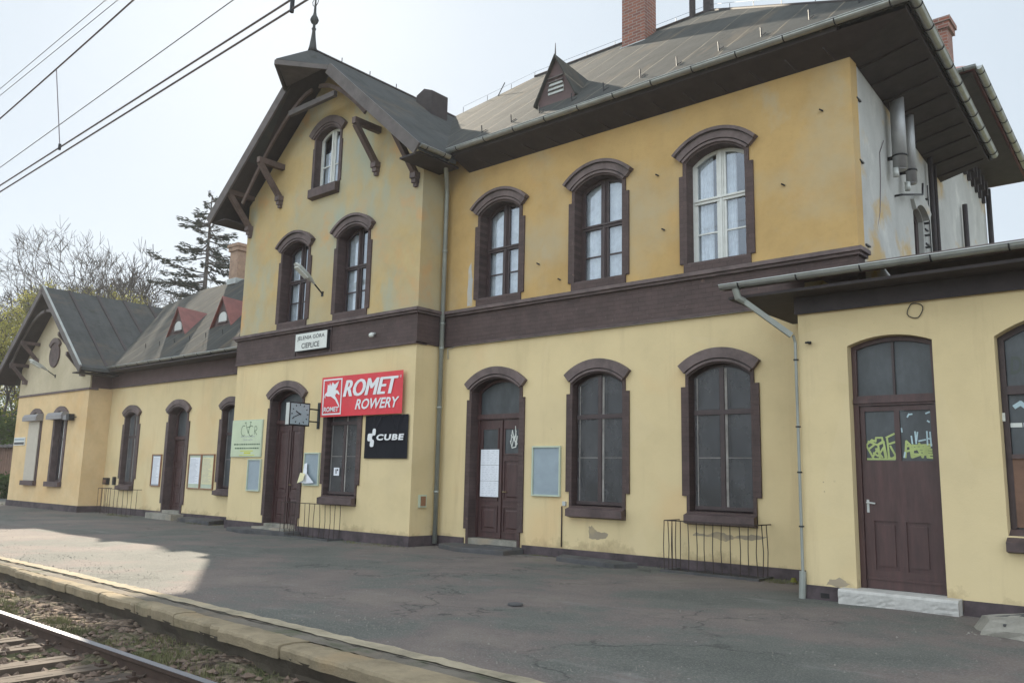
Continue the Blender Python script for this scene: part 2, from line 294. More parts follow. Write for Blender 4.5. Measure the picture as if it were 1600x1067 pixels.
# ------------------------------------------------------------------ mesh building
class MB:
    def __init__(s): s.v = []; s.f = []; s.mi = []; s.ms = []; s.m = None
    def mat(s, m):
        if m not in s.ms: s.ms.append(m)
        s.m = s.ms.index(m); return s
    def face(s, pts):
        b = len(s.v); s.v += [tuple(p) for p in pts]; s.f.append(tuple(range(b, b + len(pts)))); s.mi.append(s.m or 0); return s
    def mesh(s, vs, fs):
        b = len(s.v); s.v += [tuple(p) for p in vs]
        for f in fs: s.f.append(tuple(i + b for i in f)); s.mi.append(s.m or 0)
        return s
    def box(s, x0, x1, y0, y1, z0, z1):
        v = [(x, y, z) for z in (z0, z1) for y in (y0, y1) for x in (x0, x1)]
        s.mesh(v, [(0, 2, 3, 1), (4, 5, 7, 6), (0, 1, 5, 4), (2, 6, 7, 3), (0, 4, 6, 2), (1, 3, 7, 5)]); return s
    def obox(s, c, ax, ay, az):   # centre and three half axes
        c = Vector(c); ax, ay, az = Vector(ax), Vector(ay), Vector(az)
        v = [c + ax * i + ay * j + az * k for k in (-1, 1) for j in (-1, 1) for i in (-1, 1)]
        s.mesh(v, [(0, 2, 3, 1), (4, 5, 7, 6), (0, 1, 5, 4), (2, 6, 7, 3), (0, 4, 6, 2), (1, 3, 7, 5)]); return s
    def beam(s, a, b, w, h, up=(0, 0, 1)):
        a, b = Vector(a), Vector(b); d = (b - a); u = Vector(up); side = d.cross(u).normalized(); u2 = side.cross(d).normalized()
        return s.obox((a + b) / 2, d / 2, side * w / 2, u2 * h / 2)
    def tube(s, pts, r, n=8, caps=True):
        pts = [Vector(p) for p in pts]; rs = r if isinstance(r, (list, tuple)) else [r] * len(pts)
        ring = []; prev = None; vs = []; fs = []
        for i, p in enumerate(pts):
            d = (pts[min(i + 1, len(pts) - 1)] - pts[max(i - 1, 0)]).normalized()
            if prev is None: a = d.orthogonal().normalized()
            else: a = (prev - d * prev.dot(d)).normalized()
            prev = a; b = d.cross(a)
            for k in range(n):
                t = 2 * math.pi * k / n; vs.append(p + (a * math.cos(t) + b * math.sin(t)) * rs[i])
        for i in range(len(pts) - 1):
            for k in range(n):
                k2 = (k + 1) % n; fs.append((i * n + k, i * n + k2, (i + 1) * n + k2, (i + 1) * n + k))
        if caps: fs.append(tuple(range(n))[::-1]); fs.append(tuple((len(pts) - 1) * n + k for k in range(n)))
        s.mesh(vs, fs); return s
    def prism(s, out, y0, y1, holes=(), axis='y', back=False):
        """2D outline (u,z) extruded between y0 (front) and y1; holes get reveals."""
        P = (lambda u, z, y: (u, y, z)) if axis == 'y' else (lambda u, z, y: (y, u, z))
        loops = [list(out)] + [list(h) for h in holes]
        tri = tessellate_polygon([[Vector((u, z, 0)) for u, z in L] for L in loops])
        flat = [p for L in loops for p in L]
        s.mesh([P(u, z, y0) for u, z in flat], [tuple(t) for t in tri])
        if back: s.mesh([P(u, z, y1) for u, z in flat], [tuple(t) for t in tri])
        for L in loops:
            n = len(L)
            s.mesh([P(u, z, y0) for u, z in L] + [P(u, z, y1) for u, z in L], [(i, (i + 1) % n, n + (i + 1) % n, n + i) for i in range(n)])
        return s
    def build(s, name, parent=None, smooth=False, mat=None):
        me = bpy.data.meshes.new(name); me.from_pydata(s.v, [], s.f)
        for m in (s.ms or [mat]): me.materials.append(MT[m])
        if s.ms: me.polygons.foreach_set('material_index', s.mi)
        if smooth: me.polygons.foreach_set('use_smooth', [True] * len(me.polygons))
        bm = bmesh.new(); bm.from_mesh(me); bmesh.ops.recalc_face_normals(bm, faces=bm.faces); bm.to_mesh(me); bm.free()
        o = bpy.data.objects.new(name, me); COL.objects.link(o)
        if parent is not None: attach(o, parent)
        return o
def wloc(o):
    p = Vector(o.location)
    while o.parent is not None: o = o.parent; p = p + (Vector(o.location) if o.get('_e') else Vector((0, 0, 0)))
    return p
ROOT = {}
def attach(o, parent):
    o.parent = parent
    if parent.name in ROOT: o.matrix_parent_inverse = Matrix.Translation(-ROOT[parent.name])
def thing(name, loc, label, cat, group=None):
    o = bpy.data.objects.new(name, None); COL.objects.link(o); o.location = loc; o.empty_display_size = .2
    ROOT[o.name] = Vector(loc); o['label'] = label; o['category'] = cat
    if group: o['group'] = group
    return o
def tag(o, label, cat, group=None):
    o['label'] = label; o['category'] = cat
    if group: o['group'] = group
    return o
def struct(o, kind='structure'): o['kind'] = kind; return o
def dup(root, d, label, group=None):
    r = root.copy(); COL.objects.link(r); r.location = root.location + Vector(d); r['label'] = label
    if group: r['group'] = group
    for ch in list(root.children):
        c = ch.copy(); COL.objects.link(c); c.parent = r
        for g in list(ch.children):
            k = g.copy(); COL.objects.link(k); k.parent = c
    return r
def textmesh(s, x0, x1, z0, z1, Y, mat, name, parent, bold=0.0, shear=0.0, th=.004, axis='y', space=1.0):
    cu = bpy.data.curves.new('t', 'FONT'); cu.body = s; cu.offset = bold; cu.shear = shear; cu.resolution_u = 3; cu.space_character = space
    ob = bpy.data.objects.new('t', cu); COL.objects.link(ob); bpy.context.view_layer.update()
    me = bpy.data.meshes.new_from_object(ob.evaluated_get(bpy.context.evaluated_depsgraph_get()))
    bpy.data.objects.remove(ob); vs = [v.co.copy() for v in me.vertices]; fs = [tuple(p.vertices) for p in me.polygons]
    a, b = min(v.x for v in vs), max(v.x for v in vs); c, d = min(v.y for v in vs), max(v.y for v in vs)
    mb = MB().mat(mat)
    f = lambda v: (x0 + (v.x - a) / (b - a) * (x1 - x0), z0 + (v.y - c) / (d - c) * (z1 - z0))
    P = (lambda u, z: (u, Y, z)) if axis == 'y' else (lambda u, z: (Y, u, z))
    mb.mesh([P(*f(v)) for v in vs], fs)
    return mb.build(name, parent)

# ------------------------------------------------------------------ outlines
def arcpts(cx, cz, R, a0, a1, n): return [(cx + R * math.sin(a0 + (a1 - a0) * i / n), cz + R * math.cos(a0 + (a1 - a0) * i / n)) for i in range(n + 1)]
def arch(cx, half, zb, zc, R, n=14):
    """rectangle from zb with a segmental head of radius R about (cx, zc)"""
    th = math.asin(min(.999, half / R)); return [(cx - half, zb)] + arcpts(cx, zc, R, -th, th, n) + [(cx + half, zb)]
def hood_poly(cx, zc, R0, R1, th, n=16):
    return arcpts(cx, zc, R1, -th, th, n) + arcpts(cx, zc, R0, th, -th, n)
YM, YT, YA = 0.0, -.78, -1.81
SPEC = {
 # half opening, z bottom, arc centre, R opening ; ears (half, z0, z1); narrow half ; hood R0,R1,theta ; setback
 'low':  dict(h=.57, zb=.97, zc=2.537, R=.90, ear=(.71, 1.22, 3.065), nar=.625, hood=(.925, 1.163, .695), base=.80, set=.20),
 'up':   dict(h=.56, zb=5.22, zc=6.478, R=.83, ear=(.705, 5.24, 6.865), nar=.63, hood=(.865, 1.122, .793), base=5.06, set=.27),
 'door': dict(h=.67, zb=.22, zc=2.47, R=1.02, ear=(.80, .40, 3.065), nar=.73, hood=(1.045, 1.262, .738), base=.05, set=.27),
 'top':  dict(h=.50, zb=8.62, zc=9.43, R=.72, ear=(.60, 8.62, 9.70), nar=.56, hood=(.76, .995, .86), base=8.36, set=.22),
 'wing': dict(h=.45, zb=.97, zc=2.62, R=.72, ear=(.62, 1.15, 2.95), nar=.52, hood=(.745, .965, .72), base=.82, set=.22),
 'wdoor': dict(h=.55, zb=.25, zc=2.55, R=.85, ear=(.72, .45, 2.95), nar=.62, hood=(.875, 1.09, .76), base=.05, set=.3),
}
def hole(kind, cx):
    s = SPEC[kind]; return arch(cx, s['h'], s['zb'], s['zc'], s['R'])
def surround(kind, cx, Y, parent, lip=False):
    s = SPEC[kind]; n = s['nar']; e, e0, e1 = s['ear']; hR0, hR1, th = s['hood']; Rm = (hR0 + hR1) / 2
    t2 = math.asin(n / Rm)
    top = arcpts(cx, s['zc'], Rm, -t2, t2, 14)
    out = [(cx - n, s['base'])] + ([(cx - n, e0)] if e0 > s['base'] + .02 else []) + [(cx - e, e0), (cx - e, e1), (cx - n, e1)] + top + [(cx + n, e1), (cx + e, e1), (cx + e, e0)] + ([(cx + n, e0)] if e0 > s['base'] + .02 else []) + [(cx + n, s['base'])]
    hz = s['zb'] if s['base'] < s['zb'] - .01 else s['zb']
    hl = arch(cx, s['h'] - .003, hz, s['zc'], s['R'] - .003)
    mb = MB().mat('brick' if kind in ('low', 'up', 'door') else 'trim')
    if kind in ('door', 'wdoor'):   # open at the bottom: two jambs and the head in one outline
        o2 = out + hl[::-1]; o2[0] = (o2[0][0], s['zb'] - .12); i = len(out) - 1; o2[i] = (o2[i][0], s['zb'] - .12)
        o2[i + 1] = (o2[i + 1][0], s['zb'] - .12); o2[-1] = (o2[-1][0], s['zb'] - .12)
        mb.prism(o2, Y - .035, Y + s['set'])
    else: mb.prism(out, Y - .035, Y + s['set'], [hl])
    so_ = mb.build('surround', parent)
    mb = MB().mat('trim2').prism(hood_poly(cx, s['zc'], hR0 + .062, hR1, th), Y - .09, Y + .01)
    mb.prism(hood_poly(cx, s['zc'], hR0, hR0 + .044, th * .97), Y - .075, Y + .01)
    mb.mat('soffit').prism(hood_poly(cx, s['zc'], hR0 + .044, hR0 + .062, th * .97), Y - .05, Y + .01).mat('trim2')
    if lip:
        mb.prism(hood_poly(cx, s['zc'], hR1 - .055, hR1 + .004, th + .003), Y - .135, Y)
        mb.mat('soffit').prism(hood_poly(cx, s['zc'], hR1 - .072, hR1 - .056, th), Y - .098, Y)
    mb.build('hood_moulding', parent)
    return so_
def shrink(cx, kind, d, zb=None):
    s = SPEC[kind]; return arch(cx, s['h'] - d, (s['zb'] if zb is None else zb) + d, s['zc'], s['R'] - d)
def apex(kind): s = SPEC[kind]; return s['zc'] + s['R']
def zat(kind, dx, d=0): s = SPEC[kind]; return s['zc'] + math.sqrt(max(0, (s['R'] - d) ** 2 - dx ** 2))
def window(kind, cx, Y, parent, color='darkframe', screen=None, sill=True, trans=None, midbar=None, curtain=None, lip=False, one_bar=None, glassm='glass', sheets=None):
    s = SPEC[kind]; yf = Y + s['set'] - .06; outer = shrink(cx, kind, 0.002); inner = shrink(cx, kind, .065)
    mb = MB().mat(color); mb.prism(outer, yf, yf + .06, [inner], back=True)
    zb = s['zb'] + .06; top = apex(kind) - .03
    mb.box(cx - .045, cx + .045, yf - .012, yf + .055, zb, top)
    mb.box(cx - .018, cx + .018, yf - .03, yf, zb, top)
    w = s['h'] - .05
    if trans: mb.box(cx - w, cx + w, yf - .02, yf + .052, trans - .05, trans + .045); mb.box(cx - w, cx + w, yf - .045, yf - .018, trans + .0, trans + .035)
    for mz in (midbar if isinstance(midbar, (list, tuple)) else [midbar] if midbar else []):
        mb.box(cx - w, cx - .04, yf + .006, yf + .047, mz - .014, mz + .014); mb.box(cx + .04, cx + w, yf + .006, yf + .047, mz - .014, mz + .014)
    # sash stiles
    for a, b in ((cx - w, cx - w + .045), (cx - .09, cx - .04), (cx + .04, cx + .09), (cx + w - .045, cx + w)):
        mb.box(a, b, yf + .003, yf + .05, zb, zat(kind, max(abs(a - cx), abs(b - cx)), .06))
    win = mb.build('window', parent)
    MB().mat(glassm).prism(shrink(cx, kind, .05), yf + .025, yf + .029).build('pane', win)
    surround(kind, cx, Y, win, lip)
    if sill:
        n = s['nar'] + .0
        MB().mat('trim').mesh([(cx - n, Y - .15, s['zb'] - .06), (cx + n, Y - .15, s['zb'] - .06), (cx + n, Y + s['set'], s['zb'] + .035), (cx - n, Y + s['set'], s['zb'] + .035),
            (cx - n, Y - .15, s['base'] - .02), (cx + n, Y - .15, s['base'] - .02), (cx + n, Y + .0, s['base'] - .05), (cx - n, Y + .0, s['base'] - .05)],
            [(0, 1, 2, 3), (0, 4, 5, 1), (4, 7, 6, 5), (0, 3, 7, 4), (1, 5, 6, 2)]).build('sill', win)
    if screen:
        m2 = MB().mat(screen).prism(shrink(cx, kind, .055), yf - .05, yf - .047)
        m2.build('security_mesh', win)
        mb = MB().mat('meshframe')
        mb.box(cx - w + .05, cx - w + .066, yf - .058, yf - .051, zb, zat(kind, w - .04, .07))
        mb.box(cx + .05, cx + .095, yf - .058, yf - .051, zb, zat(kind, .1, .07))
        mb.box(cx - w + .06, cx - .02, yf - .058, yf - .0515, midbar - .008, midbar + .006).box(cx + .10, cx + w, yf - .058, yf - .0515, midbar - .006, midbar + .004)
        mb.mat('darkframe').box(cx - .035, cx + .045, yf - .075, yf - .0505, zb, zat(kind, .03, .06)).box(cx - w, cx + w, yf - .08, yf - .0505, trans - .06, trans + .02)
        mb.box(cx - w, cx + w, yf - .08, yf - .0505, zb - .03, zb + .03)
        mb.build('mesh_frame', win)
    if curtain:
        mb = MB().mat('curtain'); zt = top; yy = yf + .09
        for a, b, z0, z1 in curtain:
            n = 14; vs = []; fs = []
            for i in range(n + 1):
                x = cx + a + (b - a) * i / n; y = yy + .02 * math.sin(i * 1.9) + .012 * math.sin(i * 4.3)
                vs += [(x, y, z0), (x, y, z1)]
            for i in range(n): fs.append((2 * i, 2 * i + 2, 2 * i + 3, 2 * i + 1))
            mb.mesh(vs, fs)
        mb.build('curtain', win, smooth=True)
    return win
def panel(mb, x0, x1, y, z0, z1, m='door', raised=True):   # bolection panel: frame ridge and raised centre
    mb.mat(m); w = .028
    for a, b, c, d in ((x0, x1, z0, z0 + w), (x0, x1, z1 - w, z1), (x0, x0 + w, z0 + w, z1 - w), (x1 - w, x1, z0 + w, z1 - w)): mb.box(a, b, y - .022, y + .004, c, d)
    i = .075; j = .105
    if raised and x1 - x0 > .25 and z1 - z0 > .25:
        mb.mesh([(x0 + i, y, z0 + i), (x1 - i, y, z0 + i), (x1 - i, y, z1 - i), (x0 + i, y, z1 - i), (x0 + j, y - .016, z0 + j), (x1 - j, y - .016, z0 + j), (x1 - j, y - .016, z1 - j), (x0 + j, y - .016, z1 - j)],
            [(4, 5, 6, 7), (0, 1, 5, 4), (1, 2, 6, 5), (2, 3, 7, 6), (3, 0, 4, 7)])
def double_door(kind, cx, Y, parent, ztr, split=0, glazed=None, panels=((.10, .50), (.56, 1.9)), lowz=None):
    s = SPEC[kind]; h = s['h'] - .003; y = Y + s['set'] - .05; zb = s['zb'] + .01
    surr = None
    # head frame and fanlight
    fr = MB().mat('door'); fr.prism(arch(cx, h, ztr - .05, s['zc'], s['R'] - .004), y - .03, y + .04, [arch(cx, h - .06, ztr + .07, s['zc'], s['R'] - .06)], back=True)
    fr.box(cx - h, cx + h, y - .06, y - .028, ztr - .03, ztr + .05)
    for sx in (-1, 1): fr.box(min(cx + sx * h, cx + sx * (h - .055)), max(cx + sx * h, cx + sx * (h - .055)), y - .028, y + .04, zb, ztr - .051)
    dr = fr.build('door_frame', parent)
    MB().mat('dirtyglass').prism(arch(cx, h - .05, ztr + .06, s['zc'], s['R'] - .05), y + .01, y + .014).build('fanlight_pane', dr)
    surround(kind, cx, Y, dr)
    MB().mat('stone').box(cx - h - .0, cx + h, Y - .02, Y + s['set'], s['zb'] - .12, s['zb']).build('threshold', dr)
    c = cx + split; x0 = cx - h + .058; x1 = cx + h - .058
    leaves = []
    for (a, b) in ((x0, c - .004), (c + .004, x1)):
        mb = MB().mat('door').box(a, b, y, y + .045, zb, ztr - .055)
        H = ztr - .055 - zb
        gz = glazed
        for k, (p, q) in enumerate(panels):
            panel(mb, a + .07, b - .07, y, zb + p * H, zb + q * H)
        if gz:
            panel(mb, a + .07, b - .07, y, zb + gz[0] * H, zb + gz[1] * H, raised=False)
            mb.mat('dirtyglass').box(a + .10, b - .10, y - .006, y, zb + gz[0] * H + .03, zb + gz[1] * H - .03)
        leaves.append(mb.build('door', parent))
    MB().mat('door').box(c - .035, c + .035, y - .03, y - .001, zb, ztr - .06).build('astragal', leaves[1])
    MB().mat('brass').tube([(c + .09, y - .005, 1.17), (c + .09, y - .05, 1.17), (c + .2, y - .055, 1.17)], .011).build('handle', leaves[1])
    return dr, leaves

# ================================================================== STRUCTURE: ground, platform
def grid(x0, x1, nx, y0, y1, ny, zf):
    vs = [(x0 + (x1 - x0) * i / nx, y0 + (y1 - y0) * j / ny) for j in range(ny + 1) for i in range(nx + 1)]
    vs = [(x, y, zf(x, y)) for x, y in vs]
    fs = [(j * (nx + 1) + i, j * (nx + 1) + i + 1, (j + 1) * (nx + 1) + i + 1, (j + 1) * (nx + 1) + i) for j in range(ny) for i in range(nx)]
    return vs, fs
g = MB().mat('soil'); g.mesh(*grid(-300, 300, 20, -300, 300, 20, lambda x, y: -.42)); struct(g.build('ground'))
def oy(x): return -8.13 - .052 * x          # outer edge of the platform
def iy(x): return -7.68 - .022 * max(0, x) + .0 * x
PX0, PX1 = -70, 40
pl = MB().mat('asphalt')
xs = [PX0 + (PX1 - PX0) * i / 110 for i in range(111)]
def pz(x, y): return .012 * math.sin(x * .9 + y * .5) * min(1, max(0, (-y - .5) / 2)) + .007 * math.sin(x * 2.3 - y * 1.7) * min(1, max(0, (-y - .5) / 2))
vs, fs = [], []
NY = 40
for x in xs:
    for j in range(NY + 1):
        y = iy(x) + (0 - iy(x)) * j / NY; vs.append((x, y, pz(x, y) if j else -.002))
for i in range(len(xs) - 1):
    for j in range(NY): a = i * (NY + 1) + j; fs.append((a, a + NY + 1, a + NY + 2, a + 1))
pl.mesh(vs, fs); pl.mesh([(PX0, 0, 0), (PX1, 0, 0), (PX1, 14, 0), (PX0, 14, 0)], [(0, 1, 2, 3)])
struct(pl.build('platform', smooth=True))
# light kerb line, dirty strip and edge slabs
kl = MB().mat('kerb'); ds = MB().mat('strip'); rnd = random.Random(3)
def ribbon(mb, f0, f1, z, x0, x1, step, jit=.012, zj=.004):
    n = int((x1 - x0) / step); L = []
    for i in range(n + 1):
        x = x0 + (x1 - x0) * i / n; L += [(x, f0(x) + rnd.uniform(-jit, jit), z + rnd.uniform(-zj, zj)), (x, f1(x) + rnd.uniform(-jit, jit), z + rnd.uniform(-zj, zj))]
    mb.mesh(L, [(2 * i, 2 * i + 2, 2 * i + 3, 2 * i + 1) for i in range(n)])
kw = .13
ribbon(kl, lambda x: iy(x) - kw, lambda x: iy(x) + .01, .010, -60, 30, .12, .014)
ribbon(kl, lambda x: iy(x) + .01, lambda x: iy(x) + .05, .005, -60, 30, .12, .02)
kl.box(PX0, -59.9, -8, -7.7, -.05, 0)
ribbon(ds, lambda x: iy(x) - kw - .02, lambda x: iy(x) - kw + .03, .0, -60, 30, .1, .0, .002)
struct(kl.build('kerb_line', smooth=True))
ribbon(ds, lambda x: iy(x) - kw - .2, lambda x: iy(x) - kw, -.005, -60, 30, .1, .01, .006)
struct(ds.build('gutter_strip', smooth=True))
x = -60.0; k = 0; es = MB().mat('edge')
fc = MB().mat('face')
while x < 30:
    L = rnd.uniform(.95, 1.05); dz = rnd.uniform(-.012, .012); dy = rnd.uniform(-.02, .02); a, b = x + .006, x + L - .006
    y0a, y0b = oy(a) + dy, oy(b) + dy; y1a, y1b = iy(a) - kw - .2, iy(b) - kw - .2
    n = 14; r_ = .03; vs = []; fs = []
    for i in range(n + 1):
        t = i / n; xx = a + (b - a) * t; ya = y0a + (y0b - y0a) * t + .010 * math.sin(xx * 7.3) + .006 * math.sin(xx * 19 + 1) + rnd.uniform(-.003, .003); yb = y1a + (y1b - y1a) * t
        if rnd.random() < .03: ya += rnd.uniform(.02, .04)
        z = .012 + dz + rnd.uniform(-.003, .003)
        vs += [(xx, ya + .01, -.10), (xx, ya, z - r_), (xx, ya + r_ * .4, z - .007), (xx, ya + r_ * 1.3, z), (xx, (ya + yb) / 2, z + .003), (xx, yb, z - .01)]
    for i in range(n):
        for j in range(5): q = i * 6 + j; fs.append((q, q + 6, q + 7, q + 1))
    fs += [(0, 1, 2, 3, 4, 5), tuple(n * 6 + j for j in (5, 4, 3, 2, 1, 0))]
    es.mesh(vs, fs); x += L
struct(es.build('platform_edge'))
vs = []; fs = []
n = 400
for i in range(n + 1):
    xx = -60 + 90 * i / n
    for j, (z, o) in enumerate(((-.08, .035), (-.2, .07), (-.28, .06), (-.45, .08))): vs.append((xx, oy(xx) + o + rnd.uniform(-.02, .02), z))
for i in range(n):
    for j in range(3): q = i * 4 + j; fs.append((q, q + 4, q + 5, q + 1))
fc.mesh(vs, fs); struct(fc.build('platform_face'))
# track bed
rr = random.Random(5)
def bz(x, y): return -.30 + .07 * max(0, min(1, (y + 9.25) / .35)) + .022 * math.sin(x * 3.1 + y * 5) + .02 * math.sin(x * 7.3 - y * 3.7) + rr.uniform(-.012, .012) + (-.03 if y < -9.2 and y > -10.5 else 0)
bm_ = MB().mat('ballast'); bm_.mesh(*grid(-60, 30, 900, -17, -8.0, 90, bz)); struct(bm_.build('track_bed', smooth=True))
gv = MB().mat('gravel')
for i in range(11000):
    # denser where the camera sees the bed
    x = rr.uniform(-8, 9.5) if i > 1500 else rr.uniform(-40, -8); y = rr.uniform(-11.8, -8.5)
    if y > -8.95 and rr.random() < .55: continue
    s = rr.uniform(.018, .05); c = Vector((x, y, bz(x, y) + s * .3)); ang = rr.uniform(0, 6.28)
    vv = []
    for dx, dy, dz in ((1, 0, 0), (-1, 0, 0), (0, 1, 0), (0, -1, 0), (0, 0, 1), (0, 0, -1)):
        q = s * rr.uniform(.65, 1.2); X_, Y_ = dx * math.cos(ang) - dy * math.sin(ang), dx * math.sin(ang) + dy * math.cos(ang)
        vv.append((c.x + X_ * q + rr.uniform(-.3, .3) * s, c.y + Y_ * q + rr.uniform(-.3, .3) * s, c.z + dz * q * .7))
    gv.mesh(vv, [(0, 2, 4), (2, 1, 4), (1, 3, 4), (3, 0, 4), (2, 0, 5), (1, 2, 5), (3, 1, 5), (0, 3, 5)])
struct(gv.build('ballast_stones'), 'stuff')
pg = MB().mat('grit')
for i in range(5200):
    x = rr.uniform(-12, 13); y = rr.choice((rr.uniform(-7.5, -.1), rr.uniform(-7.7, -6.8), rr.uniform(-.5, -.05))); s = rr.uniform(.004, .011) * (1.5 if rr.random() < .06 else 1); a = rr.uniform(0, 3)
    if (x < 0.1 and y > -.95) or (x > 8.7 and y > -2.05): continue
    dx, dy = s * math.cos(a), s * math.sin(a); z = pz(x, y)
    pg.mesh([(x - dx, y - dy, z - .003), (x + dy, y - dx, z - .003), (x + dx, y + dy, z - .003), (x - dy, y + dx, z - .003), (x, y, z + s * .9)], [(0, 1, 4), (1, 2, 4), (2, 3, 4), (3, 0, 4)])
struct(pg.build('platform_grit'), 'stuff')
def tufts(name, areas, seed, hmax):
    r = random.Random(seed); mb = MB().mat('grass')
    for (x0, x1, y0, y1, n, hh) in areas:
        cs = [(r.uniform(x0, x1), r.uniform(y0, y1), r.uniform(.08, .35)) for _ in range(max(3, n // 90))]
        for i in range(n):
            cx, cy, sp = r.choice(cs); x, y = r.gauss(cx, sp), r.gauss(cy, sp * .45)
            if y > y1 or y < y0: continue
            h = r.uniform(.3, 1) * hh; a = r.uniform(0, 6.28); w = .006; lx, ly = r.uniform(-.6, .6) * h, r.uniform(-.6, .6) * h
            z = -.25 if y < -8 else -.01
            mb.face([(x - w * math.cos(a), y - w * math.sin(a), z), (x + w * math.cos(a), y + w * math.sin(a), z), (x + lx, y + ly, z + h)])
    return struct(mb.build(name), 'stuff')
tufts('trackside_grass', [(-30, 9.5, -9.0, -8.35, 9000, .07), (1, 9, -9.0, -8.6, 5500, .08), (-20, 2, -8.95, -8.4, 3500, .08)], 3, .1)
tufts('wall_foot_weeds', [(-16, -13, -.7, -.05, 500, .06), (-10.2, -8.3, -.75, -.1, 700, .07), (-5.8, -3.5, -1.3, -.9, 500, .06), (-1.5, .2, -1.3, -.85, 300, .05), (7.2, 9, -.6, -.1, 900, .06), (2.6, 5.8, -.16, -.03, 700, .05), (.2, 9, -.12, -.035, 900, .04), (10.7, 13, -2.0, -1.84, 400, .05), (-7, 0, -.95, -.82, 700, .045), (-16, -7, -.14, -.035, 900, .05), (-40, -23.5, -6, 1, 5000, .12)], 9, .1)
# rails: head, web, foot
def rail(y, label):
    zt = -.165; prof = [(-.036, 0), (.036, 0), (.036, -.03), (.009, -.045), (.009, -.115), (.065, -.135), (.065, -.145), (-.065, -.145), (-.065, -.135), (-.009, -.115), (-.009, -.045), (-.036, -.03)]
    root = thing('running_rail', (0, y, zt - .145), label, 'rail', 'rails of the platform track')
    mb = MB().mat('railside'); n = len(prof); x0, x1 = -60, 30
    vs = [(x0, y + a, zt + b) for a, b in prof] + [(x1, y + a, zt + b) for a, b in prof]
    mb.mesh(vs, [(i, (i + 1) % n, n + (i + 1) % n, n + i) for i in range(1, n)]); mb.build('rail_web', root)
    mb = MB().mat('railtop').box(x0, x1, y - .034, y + .034, zt - .006, zt + .003); mb.build('rail_head', root)
    ck = MB().mat('railside'); ck.box(-17.05, -16.95, y + .05, y + .12, zt - .15, zt - .105); ck.tube([(-17, y + .095, zt - .12), (-17, y + .095, zt - .07)], .016, 6)
    k0 = ck.build('rail_clip', root)
    for i in range(46):
        for sy in (0, -.19):
            if i == 0 and sy == 0: continue
            c = k0.copy(); COL.objects.link(c); c.location.x = i * .62; c.location.y = sy
    return root
RY = -9.16
rail(RY, 'steel rail with polished head nearest the platform edge'); rail(RY - 1.50, 'steel rail with polished head farther from the platform, on the camera side')
mb = MB().mat('sleeper'); mb.box(-.12, .12, RY - 1.95, RY + .52, -.42, -.285)
for i in range(26):   # cracks along the top of the oak
    yy = rr.uniform(RY - 1.9, RY + .3); xx = rr.uniform(-.1, .1); mb.box(xx, xx + .006, yy, yy + rr.uniform(.1, .3), -.285, -.283)
sl = mb.build('sleeper'); tag(sl, 'weathered oak sleeper under the rails', 'sleeper', 'wooden sleepers of the track')
me = sl.data
for i in range(46):
    xx = -17 + i * .62
    if i == 0: sl.location.x = xx
    else:
        c = sl.copy(); COL.objects.link(c); c.location.x = xx; c.rotation_euler.z = rr.uniform(-.012, .012)
        c.location.y = 0

# ================================================================== STATION BUILDING
B = thing('station_building', (0, 0, 0), 'long yellow railway station with brown brick trim, gabled centre and grey felt roofs', 'railway station')
XL = -7.10
def XR(y): return 9.05 - .056 * y
C1, C2, C3 = 1.635, 4.20, 6.685
T1, T2 = -4.70, -2.36
# --- walls
def rect(x0, x1, z0, z1): return [(x0, z0), (x0, z1), (x1, z1), (x1, z0)]
def wall(out, Y, holes, m, th=.30): return MB().mat(m).prism(out, Y, Y + th, holes).build('wall', B)
DOORB = .22
def dooropen(kind, cx): return arch(cx, SPEC[kind]['h'], .10, SPEC[kind]['zc'], SPEC[kind]['R'])
wall(rect(0, 9.05, .06, 4.28), YM, [dooropen('door', C1), hole('low', C2), hole('low', C3)], 'low')
wall(rect(0, 9.05, 5.04, 8.6), YM, [hole('up', C1), hole('up', C2), hole('up', C3)], 'high')
wall(rect(XL, 0, .06, 4.28), YT, [dooropen('door', -4.66), hole('low', -2.40)], 'low')
def gz(x): return 11.95 - .857 * abs(x + 3.55) - .16
gab = [(XL, 5.04), (XL, gz(XL)), (-3.55, gz(-3.55)), (0, gz(0)), (0, 5.04)]
wall(gab, YT, [hole('up', T1), hole('up', T2), hole('top', -3.60)], 'high2')
# tower flanks
MB().mat('low').box(-.30, -.0005, YT + .301, -.001, .06, 4.28).build('wall', B)
MB().mat('high2').box(-.30, -.0005, YT + .301, 1.2, 5.04, gz(0) + .1).build('wall', B)
MB().mat('low').box(XL + .0005, XL + .3, YT + .301, 11, .06, 4.28).build('wall', B)
MB().mat('high2').box(XL + .0005, XL + .3, YT + .301, 11, 5.04, 8.8).build('wall', B)
# right flank, running slightly out of square, up to the rear block
def flank(y0, y1, z0, z1, m, t=.25, holes=()):
    mb = MB().mat(m); L = [(y0, z0), (y0, z1), (y1, z1), (y1, z0)]
    tri = tessellate_polygon([[Vector((u, z, 0)) for u, z in q] for q in [L] + list(holes)]); flat = L + [p for h in holes for p in h]
    mb.mesh([(XR(u), u, z) for u, z in flat], tri)
    for q in [L] + list(holes):
        n = len(q); mb.mesh([(XR(u), u, z) for u, z in q] + [(XR(u) - t, u, z) for u, z in q], [(i, (i + 1) % n, n + (i + 1) % n, n + i) for i in range(n)])
    return mb
flank(.004, 13.3, 4.0, 8.55, 'gray', holes=[arch(4.35, .42, 5.4, 6.25, .62)]).build('wall', B)
flank(6.9, 13.3, 8.551, 10.3, 'gray').build('wall', B)
MB().mat('low').box(8.79, 9.045, .31, 12, .06, 3.99).build('wall', B)
MB().mat('gray').box(XL + .3, 8.3, 12.7, 13.0, .06, 8.5).build('wall', B)
